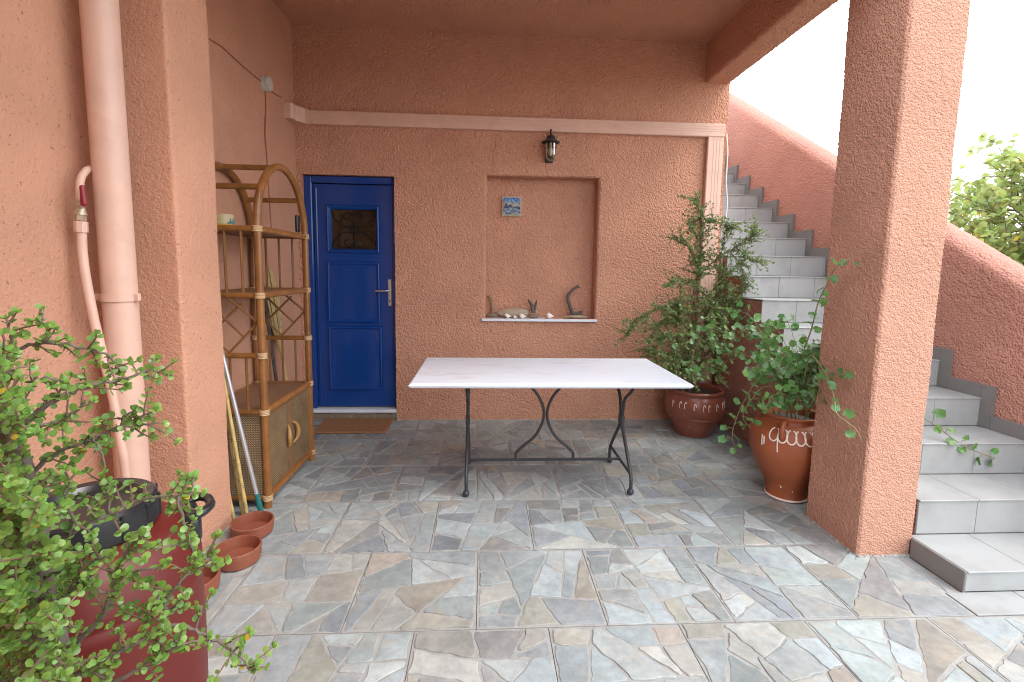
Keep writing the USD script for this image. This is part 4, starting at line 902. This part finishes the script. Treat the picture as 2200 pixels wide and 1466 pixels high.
def lobed_leaf(base, dirv, nrm, R, r):
    """a round ivy leaf with shallow lobes, waved"""
    dirv = dirv / np.linalg.norm(dirv); nrm = nrm - dirv * (nrm @ dirv); nrm /= max(np.linalg.norm(nrm), 1e-9); s = np.cross(dirv, nrm)
    V = []
    n = 20
    ph = r.uniform(0, 6)
    for k in range(n):
        a = -math.pi + 2 * math.pi * (k + 0.5) / n
        rad = R * (0.80 + 0.20 * abs(math.cos(2.5 * a)) ** 0.7) * (0.62 if abs(a) > 2.8 else 1.0)
        V.append(base + dirv * (R * 0.75 + rad * math.cos(a)) + s * (rad * math.sin(a)) + nrm * (0.10 * R * math.sin(3 * a + ph) + 0.10 * R * math.cos(a * 2)))
    V.append(base + dirv * R * 0.65 - nrm * R * 0.14)
    return trimesh.Trimesh(V, [(k, (k + 1) % n, n) for k in range(n)], process=False)
def px_area(m):
    p_, z = pix(np.array(m.vertices))
    if (z < 0.1).any(): return 0
    lo, hi = p_.min(0), p_.max(0)
    if hi[0] < 0 or lo[0] > WPX or hi[1] < 0 or lo[1] > HPX: return 0
    return float(np.prod(hi - lo))
def put_leaves(tpath, leaves, material, most, name='leaf', bulk='foliage', minarea=90):
    leaves = sorted(leaves, key=lambda l: -px_area(l[0]))
    k = sum(1 for l in leaves[:most] if px_area(l[0]) > minarea)
    for m, t in leaves[:k]: part(tpath, name, m, material, smooth=True, tone=t)
    rest_ = leaves[k:]
    if rest_:
        part(tpath, bulk, [l[0] for l in rest_], material, smooth=True, tone=np.vstack([np.tile(l[1], (len(l[0].vertices), 1)) for l in rest_]), kind='stuff')
def leaf_tone(r, base, spread=0.22, yellow=0.02):
    t = np.array(base) * r.uniform(1 - spread, 1 + spread)
    t = t * np.array((r.uniform(0.85, 1.2), 1.0, r.uniform(0.8, 1.2)))
    if r.random() < yellow: t = np.array((0.42, 0.30, 0.03)) * r.uniform(0.8, 1.1)
    return t
def leafy(P, r, step, L, base_t, leaves, up=np.array((0, 0, 1.0)), face=None, terminal=True, yellow=0.02, skip=0.15, start=0.0):
    """pairs of leaves set crosswise along a twig"""
    P = np.asarray(P); d = np.linalg.norm(np.diff(P, axis=0), axis=1); s = np.r_[0, np.cumsum(d)]
    if s[-1] < 1e-4: return
    ss = np.arange(s[-1] * start + step * 0.4, s[-1], step); rot = r.uniform(0, 3)
    for q in list(ss) + ([s[-1]] if terminal else []):
        i = min(int(np.searchsorted(s, q)), len(P) - 1); i = max(i, 1)
        c = P[i - 1] + (P[i] - P[i - 1]) * ((q - s[i - 1]) / max(d[i - 1], 1e-9))
        T, a, b = frame_of(P[i] - P[i - 1], np.random.default_rng(int(q * 1e5) % 9999 + int(r.integers(1000))))
        rot += math.pi / 2
        end = terminal and q == s[-1]
        for k in range(4 if end else 2):
            if not end and r.random() < skip: continue
            ang = rot + k * (math.pi / 2 if end else math.pi) + r.normal(0, 0.3)
            dv = math.cos(ang) * a + math.sin(ang) * b + T * (0.9 if end else 0.35) + up * 0.25 + r.normal(0, 0.15, 3)
            nv = up * 0.7 + T * 0.3 + r.normal(0, 0.35, 3) + (0 if face is None else face * 0.7)
            ln = L * r.uniform(0.62, 1.15) * (0.8 if end else 1.0)
            leaves.append((round_leaf(c, dv, nv, ln, ln * r.uniform(0.8, 0.98)), leaf_tone(r, base_t, yellow=yellow)))
def wander(p, d, length, r, n=7, wob=0.25, lift=0.0):
    P = [np.array(p, float)]; d = d / np.linalg.norm(d)
    for k in range(n):
        d = d + r.normal(0, wob, 3) * 0.5 + np.array((0, 0, lift)); d /= np.linalg.norm(d)
        P.append(P[-1] + d * length / n)
    return np.array(P)

# ---- shrub in the near left corner
r = np.random.default_rng(77)
SB = np.array((-0.70, 0.80, 0.0))
pot2 = thing('plant_pot', 'round terracotta pot holding the leafy shrub beside the red barrel', 'plant pot', SB)
part(pot2, 'pot', lathe([(0.001, 0.004), (0.13, 0.004), (0.175, 0.27), (0.188, 0.272), (0.19, 0.31), (0.172, 0.312), (0.165, 0.27)], 40, SB), M_terracotta, smooth=32)
part(pot2, 'soil', lathe([(0.001, 0.275), (0.168, 0.275)], 24, SB), M_soil)
shrub = thing('shrub', 'bright green shrub with small round leaves in the near left corner', 'shrub', SB + (0, 0, 0.275))
def PP(lst): return np.array([at_y(u, v, y) for u, v, y in lst])
trunk = np.vstack([SB + (0.0, 0, 0.27), SB + (-0.01, 0.0, 0.42), PP([(112, 1400, 0.80), (95, 1330, 0.80), (80, 1210, 0.80), (66, 1090, 0.80), (46, 1010, 0.79), (12, 925, 0.78), (-40, 860, 0.78), (-80, 760, 0.77)])])
tk = smooth_path(trunk, 5)
part(shrub, 'trunk', tube(tk, np.interp(np.linspace(0, 1, len(tk)), [0, 0.3, 0.6, 1], [0.026, 0.021, 0.016, 0.008]) * (1 + 0.10 * np.sin(np.arange(len(tk)) * 1.3)), 10), M_bark, smooth=True)
leaves = []
LT = (0.165, 0.285, 0.06)
brs = [
 ([(-20, 760, .80), (30, 753, .79), (72, 740, .79), (132, 738, .79), (172, 748, .80), (229, 763, .81), (258, 795, .82)], .0055, .3),
 ([(72, 742, .79), (102, 723, .78), (95, 692, .78), (88, 668, .78)], .003, 0),
 ([(10, 790, .78), (23, 746, .78), (24, 712, .78), (14, 686, .78)], .004, 0),
 ([(-10, 800, .77), (37, 805, .77), (60, 820, .77), (86, 812, .77), (137, 818, .78)], .004, .1),
 ([(16, 940, .78), (57, 906, .78), (115, 863, .78), (160, 841, .79), (200, 826, .79), (246, 818, .80), (286, 809, .80), (321, 795, .81), (331, 773, .81)], .0075, .15),
 ([(318, 797, .81), (340, 800, .81), (362, 807, .81)], .0022, .3),
 ([(28, 940, .77), (72, 918, .76), (129, 906, .76), (160, 884, .76), (198, 861, .76)], .0065, .35),
 ([(58, 1030, .80), (100, 985, .80), (143, 964, .80), (178, 952, .80), (218, 932, .81), (252, 921, .81), (286, 915, .81), (346, 908, .82)], .0065, .15),
 ([(262, 918, .81), (266, 900, .81), (270, 893, .81), (288, 880, .81)], .0028, 0),
 ([(296, 912, .81), (306, 897, .81), (338, 882, .81)], .0028, 0),
 ([(185, 948, .80), (200, 944, .80), (218, 969, .79), (226, 1007, .79)], .003, .3),
 ([(80, 1190, .80), (130, 1160, .79), (178, 1133, .79), (222, 1111, .79), (254, 1098, .79), (286, 1079, .80), (350, 1067, .80), (414, 1060, .81)], .0075, .35),
 ([(238, 1104, .79), (235, 1070, .79), (233, 1036, .79)], .0028, .3),
 ([(205, 1118, .79), (196, 1098, .78), (186, 1084, .78)], .0028, .5),
 ([(395, 1062, .81), (412, 1050, .81), (417, 1026, .81)], .0028, .2),
 ([(105, 1420, .80), (165, 1380, .79), (219, 1324, .78), (238, 1280, .77), (251, 1235, .77), (270, 1187, .77), (283, 1149, .77), (306, 1144, .77)], .008, .3),
 ([(150, 1470, .80), (230, 1420, .79), (300, 1375, .78), (350, 1342, .78), (354, 1302, .78), (369, 1270, .78), (394, 1241, .78), (426, 1222, .79), (468, 1206, .79)], .0075, .45),
 ([(350, 1344, .78), (385, 1344, .78), (419, 1353, .78), (467, 1375, .78), (499, 1400, .78), (527, 1419, .78), (536, 1444, .78)], .0055, .35),
 ([(200, 1490, .77), (286, 1445, .76), (318, 1426, .76), (359, 1403, .76), (381, 1388, .76), (446, 1375, .77)], .006, .4),
 ([(88, 1260, .80), (105, 1238, .79), (165, 1219, .78), (198, 1206, .78), (240, 1195, .78)], .0045, .2),
 ([(100, 1300, .80), (140, 1282, .79), (165, 1255, .79), (178, 1238, .79)], .004, .3),
 ([(120, 1470, .77), (206, 1429, .75), (254, 1400, .75), (302, 1375, .75), (322, 1358, .75)], .006, .35),
 ([(98, 1370, .80), (143, 1407, .76), (178, 1429, .75), (230, 1460, .75)], .005, .2),
 ([(380, 1066, .80), (397, 1127, .80), (410, 1171, .80), (426, 1203, .80), (458, 1190, .80)], .0045, .1),
 ([(150, 1150, .79), (155, 1110, .76), (140, 1060, .75), (160, 1020, .75)], .004, .1),
 ([(270, 1187, .77), (320, 1180, .77), (372, 1172, .78), (408, 1160, .78)], .0035, .1),
 ([(251, 1235, .77), (300, 1228, .76), (350, 1215, .76)], .0035, .15),
 ([(238, 1280, .77), (205, 1262, .76), (190, 1240, .76)], .003, .1),
 ([(300, 1375, .78), (330, 1300, .76), (345, 1282, .76)], .0035, .2),
 ([(419, 1353, .78), (430, 1320, .78), (428, 1300, .78)], .003, .2),
]
face = -FWD
for pts, r0, st in brs:
    Q = smooth_path(PP(pts), 5); Q = Q + r.normal(0, 0.0012, Q.shape)
    part(shrub, 'branch', tube(Q, np.linspace(r0 * 0.62, 0.0016, len(Q)), 7), M_bark, smooth=True)
    leafy(Q, r, 0.0150, 0.0132, LT, leaves, face=face, start=st, yellow=0.008)
    L_ = np.linalg.norm(np.diff(Q, axis=0), axis=1).sum()
    for k in range(int(L_ / 0.027)):
        i = int(r.integers(int(len(Q) * max(st, 0.1)), len(Q) - 1)); T = Q[i + 1] - Q[i]
        dv = np.cross(T / np.linalg.norm(T), FWD) * r.choice((-1, 1)) + 0.5 * T / np.linalg.norm(T) + r.normal(0, 0.3, 3) + (0, 0, 0.2)
        W_ = wander(Q[i], dv, r.uniform(0.018, 0.05), r, 4)
        part(shrub, 'twig', tube(W_, np.linspace(0.0018, 0.001, len(W_)), 5), M_twig)
        leafy(W_, r, 0.0125, 0.0122, LT, leaves, face=face, yellow=0.008)
# denser inner growth on the left
for k in range(135):
    t = r.uniform(0.18, 0.92); c = tk[int(t * (len(tk) - 1))]
    u_, v_ = (r.uniform(-60, 140), r.uniform(980, 1500)) if r.random() < 0.76 else (r.uniform(-60, 80), r.uniform(740, 980))
    if u_ > 150 - max(0, (1150 - v_)) * 0.25 and v_ < 1280: u_ *= 0.55
    e = at_y(u_, v_, r.uniform(0.62, 0.92))
    i = int(np.argmin(np.linalg.norm(tk - e - (0, 0, -0.05), axis=1))); c = tk[i]
    mid = (c + e) / 2 + r.normal(0, 0.012, 3)
    Q = smooth_path([c, mid, e], 5)
    part(shrub, 'branch', tube(Q, np.linspace(0.0034, 0.0014, len(Q)), 6), M_bark)
    leafy(Q, r, 0.0150, 0.0128, LT, leaves, face=face, start=0.35, yellow=0.012)
    for q in range(3):
        W_ = wander(Q[int(r.integers(5, len(Q)))], r.normal(0, 1, 3) + (0, -0.2, 0.4), r.uniform(0.02, 0.05), r, 4)
        part(shrub, 'twig', tube(W_, 0.0013, 5), M_twig)
        leafy(W_, r, 0.0125, 0.0122, LT, leaves, face=face, yellow=0.012)
put_leaves(shrub, leaves, M_leaf, 300)

# ---- small-leaved bush in the back pot
r = np.random.default_rng(31)
bush = thing('potted_bush', 'tall bush with tiny leaves growing from the brown glazed pot', 'bush', (bc[0], bc[1], 0.35))
leaves = []
BT = (0.14, 0.22, 0.07)
def at3(u, v, y): return at_y(u, v, y)
stems = [
 ([(1482, 846, 3.80), (1479, 780, 3.79), (1486, 690, 3.78), (1497, 600, 3.77), (1505, 548, 3.77), (1506, 470, 3.77), (1495, 424, 3.77)], .013),
 ([(1490, 640, 3.78), (1497, 600, 3.75), (1522, 573, 3.72), (1548, 551, 3.70), (1580, 531, 3.68), (1614, 508, 3.66), (1622, 490, 3.66)], .010),
 ([(1500, 846, 3.82), (1506, 760, 3.86), (1520, 680, 3.88), (1545, 620, 3.86), (1560, 575, 3.84)], .009),
 ([(1470, 846, 3.78), (1462, 770, 3.72), (1455, 700, 3.68), (1462, 640, 3.66)], .008),
 ([(1484, 720, 3.78), (1462, 662, 3.72), (1428, 660, 3.66), (1388, 676, 3.62), (1366, 694, 3.60), (1345, 722, 3.60)], .007),
 ([(1496, 604, 3.77), (1470, 604, 3.72), (1450, 606, 3.70), (1436, 612, 3.68)], .0045),
 ([(1502, 565, 3.77), (1492, 552, 3.74), (1470, 520, 3.70), (1440, 506, 3.70)], .004),
 ([(1505, 520, 3.77), (1490, 500, 3.74), (1484, 482, 3.74)], .0035),
 ([(1506, 490, 3.77), (1524, 470, 3.77), (1534, 476, 3.75)], .0035),
 ([(1548, 551, 3.70), (1556, 520, 3.68), (1562, 488, 3.68), (1590, 482, 3.68)], .004),
 ([(1580, 531, 3.68), (1600, 545, 3.66), (1618, 560, 3.66), (1634, 560, 3.66)], .004),
 ([(1570, 540, 3.68), (1590, 570, 3.68), (1602, 600, 3.68), (1598, 628, 3.68)], .004),
 ([(1548, 556, 3.72), (1556, 600, 3.74), (1572, 650, 3.74), (1580, 700, 3.74)], .0045),
 ([(1505, 700, 3.8), (1540, 660, 3.76), (1560, 640, 3.74)], .004),
 ([(1478, 760, 3.78), (1440, 720, 3.66), (1410, 742, 3.60), (1396, 760, 3.60)], .004),
 ([(1480, 780, 3.78), (1430, 760, 3.66), (1400, 790, 3.60)], .004),
 ([(1500, 780, 3.8), (1540, 740, 3.72), (1570, 760, 3.68)], .004),
 ([(1478, 700, 3.78), (1440, 690, 3.70), (1415, 700, 3.65), (1392, 735, 3.62)], .004),
 ([(1490, 640, 3.78), (1470, 650, 3.70), (1440, 690, 3.66), (1425, 740, 3.64)], .004),
 ([(1500, 640, 3.78), (1530, 650, 3.74), (1552, 690, 3.72), (1562, 740, 3.70)], .004),
 ([(1495, 620, 3.77), (1520, 640, 3.70), (1530, 690, 3.66), (1528, 750, 3.64)], .004),
 ([(1485, 700, 3.78), (1492, 720, 3.68), (1488, 770, 3.62), (1480, 815, 3.60)], .004),
 ([(1485, 720, 3.78), (1462, 740, 3.68), (1448, 780, 3.62), (1440, 815, 3.58)], .004),
 ([(1505, 720, 3.8), (1530, 730, 3.72), (1545, 770, 3.66), (1540, 815, 3.62)], .004),
 ([(1470, 846, 3.78), (1440, 800, 3.64), (1420, 800, 3.58), (1405, 815, 3.56)], .004),
 ([(1560, 600, 3.84), (1572, 640, 3.80), (1584, 670, 3.78)], .004),
]
bst = []
for pts, r0 in stems:
    Q = smooth_path(np.array([at3(*q) for q in pts]), 6); Q = Q + r.normal(0, 0.003, Q.shape)
    part(bush, 'stem', tube(Q, np.linspace(r0 * 0.8, 0.002, len(Q)), 7), M_twig, smooth=True); bst.append(Q)
    leafy(Q, r, 0.018, 0.017, BT, leaves, start=0.2, yellow=0.0)
    L_ = np.linalg.norm(np.diff(Q, axis=0), axis=1).sum()
    for k in range(int(L_ / 0.0105)):
        i = int(r.integers(int(len(Q) * 0.15), len(Q) - 1)); T = (Q[i + 1] - Q[i]); T /= np.linalg.norm(T)
        W_ = wander(Q[i], r.normal(0, 1, 3) * (1, 0.8, 0.8) + T * 0.8 + (0, 0, -0.15), r.uniform(0.04, 0.14), r, 5, 0.3)
        if W_[:, 1].max() > YW - 0.02: continue
        bst.append(W_)
        part(bush, 'twig', tube(W_, np.linspace(0.0024, 0.0012, len(W_)), 5), M_twig)
        leafy(W_, r, 0.016, 0.017, BT, leaves, yellow=0.0, skip=0.05)
put_leaves(bush, leaves, M_leaf, 0)

# ---- ivy geranium in the tall jar
r = np.random.default_rng(12)
ivy = thing('trailing_plant', 'trailing plant with glossy lobed leaves in the tall terracotta jar', 'plant', (jc_[0], jc_[1], 0.47))
leaves = []
IT = (0.09, 0.20, 0.055)
def ivy_leaves(Q, step, R, start=0.0, tone=IT, spread=1.0):
    d = np.linalg.norm(np.diff(Q, axis=0), axis=1); s = np.r_[0, np.cumsum(d)]
    sd = 1
    for q in np.arange(s[-1] * start, s[-1] + step * 0.3, step):
        i = max(1, min(int(np.searchsorted(s, q)), len(Q) - 1)); c = Q[i]
        T = Q[i] - Q[i - 1]; T = T / max(np.linalg.norm(T), 1e-9); sd = -sd
        side = np.cross(T, (0, 1.0, 0.2)) * sd
        pet = c + side * r.uniform(0.01, 0.03) * spread + r.normal(0, 0.008, 3) + (0, 0, r.uniform(0, 0.015))
        part(ivy, 'leaf_stalk', tube([c, (c + pet) / 2 + (0, 0, 0.004), pet], 0.0013, 5), M_vine)
        dv = side + T * 0.3 + r.normal(0, 0.4, 3); nv = np.array((0.1, -0.7, 0.9)) + r.normal(0, 0.4, 3)
        leaves.append((lobed_leaf(pet, dv, nv, R * r.uniform(0.65, 1.15), r), leaf_tone(r, tone, 0.25, 0.0)))
jtop = np.array((jc_[0], jc_[1], 0.48))
vines = [
 ([(1712, 880, 2.64), (1718, 800, 2.60), (1728, 752, 2.52), (1744, 705, 2.44), (1758, 650, 2.36), (1775, 615, 2.29), (1786, 590, 2.25), (1800, 572, 2.21), (1828, 553, 2.17)], .0042, .042, .024, .25),
 ([(1716, 880, 2.62), (1730, 800, 2.50), (1742, 765, 2.42), (1765, 790, 2.30), (1785, 830, 2.20), (1793, 862, 2.10), (1797, 888, 2.03), (1818, 906, 2.00), (1838, 922, 1.99), (1850, 944, 1.98)], .0040, .070, .022, .42),
 ([(1730, 880, 2.70), (1790, 830, 2.62), (1860, 850, 2.56), (1930, 872, 2.50), (1995, 905, 2.44), (2030, 930, 2.40), (2070, 958, 2.36), (2110, 975, 2.34), (2138, 985, 2.33)], .0040, .040, .027, .40),
 ([(1700, 880, 2.66), (1672, 790, 2.74), (1645, 740, 2.86), (1610, 715, 2.98), (1560, 716, 3.06), (1530, 735, 3.10)], .0034, .040, .024, .25),
 ([(1698, 880, 2.64), (1660, 800, 2.62), (1625, 820, 2.62), (1600, 860, 2.62), (1580, 905, 2.62), (1573, 940, 2.62), (1582, 972, 2.62)], .0030, .036, .024, .30),
 ([(1700, 884, 2.62), (1650, 830, 2.58), (1612, 862, 2.58), (1596, 895, 2.58), (1612, 920, 2.58)], .0026, .034, .025, .3),
 ([(1700, 880, 2.66), (1660, 770, 2.80), (1600, 760, 2.95), (1540, 790, 3.08), (1500, 815, 3.16)], .0030, .036, .024, .3),
 ([(1720, 880, 2.62), (1690, 800, 2.56), (1660, 775, 2.52), (1625, 790, 2.50)], .0028, .028, .026, .2),
 ([(1720, 880, 2.62), (1712, 820, 2.54), (1690, 790, 2.50), (1668, 800, 2.48)], .0026, .026, .026, .2),
 ([(1725, 880, 2.62), (1740, 830, 2.56), (1756, 790, 2.54), (1762, 770, 2.54)], .0026, .026, .025, .2),
 ([(1735, 880, 2.64), (1752, 840, 2.50), (1768, 815, 2.36), (1788, 806, 2.27), (1815, 814, 2.18)], .0026, .024, .022, .3),
 ([(1740, 880, 2.60), (1752, 860, 2.48), (1762, 845, 2.40), (1758, 870, 2.36)], .0024, .026, .022, .2),
 ([(1705, 880, 2.58), (1690, 850, 2.52), (1660, 850, 2.48), (1645, 880, 2.46)], .0024, .026, .025, .2),
 ([(1715, 880, 2.58), (1712, 850, 2.50), (1722, 870, 2.46)], .0022, .024, .023, .1),
 ([(1705, 880, 2.64), (1680, 760, 2.66), (1664, 735, 2.70), (1640, 725, 2.75)], .0026, .030, .024, .3),
 ([(1715, 880, 2.66), (1715, 780, 2.70), (1700, 752, 2.72)], .0026, .028, .024, .25),
 ([(1560, 716, 3.06), (1500, 700, 3.14), (1470, 730, 3.20), (1450, 765, 3.24)], .0024, .034, .022, .0),
 ([(1540, 740, 3.08), (1500, 760, 3.12), (1480, 790, 3.14)], .0024, .032, .022, .0),
]
for k in range(22):
    a_ = (r.uniform(1700, 1745), 882, 2.63); e_ = (r.uniform(1585, 1790), r.uniform(765, 905), r.uniform(2.48, 2.72))
    if k % 3 == 0: e_ = (r.uniform(1480, 1650), r.uniform(715, 830), r.uniform(2.9, 3.2))
    m_ = ((a_[0] + e_[0]) / 2, min(a_[1], e_[1]) - r.uniform(5, 60), (a_[2] + e_[2]) / 2)
    vines.append(([a_, m_, e_], .0024, .027, .025, .25))
for pts, r0, step, R_, st in vines:
    Q = smooth_path(np.array([at_y(*q) for q in pts]), 6)
    part(ivy, 'vine', tube(Q, np.linspace(r0, r0 * 0.5, len(Q)), 6), M_vine, smooth=True)
    ivy_leaves(Q, step, R_, st)
for k in range(11):
    a = np.array((jc_[0] + r.uniform(-0.10, 0.06), jc_[1] + r.uniform(-0.09, 0.06), 0.47))
    b = a + np.array((r.uniform(-0.12, 0.05), r.uniform(-0.08, 0.04), r.uniform(0.15, 0.30)))
    part(ivy, 'vine', tube(smooth_path([a, (a + b) / 2 + r.normal(0, 0.02, 3), b], 4), 0.0032, 6), M_vine)
put_leaves(ivy, leaves, M_ivyleaf, 300)

# ---- tree behind the stair parapet
r = np.random.default_rng(9)
TB = np.array((6.55, 5.3, 0.0))
tree = thing('tree', 'leafy yellow green tree rising beyond the stair parapet', 'tree', TB)
tkp = smooth_path([TB + (0, 0, -0.05), TB + (0.02, 0.03, 0.7), TB + (-0.05, 0, 1.25), TB + (-0.1, 0.05, 1.8), TB + (-0.08, 0.1, 2.4)], 6)
part(tree, 'trunk', tube(tkp, np.linspace(0.09, 0.03, len(tkp)), 10), M_bark, smooth=True)
leaves = []
TT = (0.30, 0.36, 0.12)
for k in range(125):
    t = r.uniform(0.4, 1.0); c = tkp[int(t * (len(tkp) - 1))]
    th = r.uniform(0, 2 * math.pi); el = r.uniform(-0.1, 1.0)
    d = np.array((math.cos(th) * math.cos(el), math.sin(th) * math.cos(el), math.sin(el) * 0.7))
    Q = wander(c, d, r.uniform(0.65, 1.22), r, 9, 0.28, 0.02)
    part(tree, 'limb', tube(Q, np.linspace(0.013, 0.003, len(Q)), 5), M_bark)
    leafy(Q, r, 0.06, 0.085, TT, leaves, start=0.45, yellow=0.02)
    for q in range(4):
        W_ = wander(Q[int(r.integers(4, len(Q)))], r.normal(0, 1, 3) + (0, 0, 0.3), r.uniform(0.12, 0.32), r, 4, 0.3)
        part(tree, 'twig', tube(W_, 0.003, 4), M_bark)
        leafy(W_, r, 0.05, 0.08, TT, leaves, yellow=0.02)
put_leaves(tree, leaves, M_treeleaf, 0, bulk='crown')
print('leaves/stones', len(leaves), len(STONES))
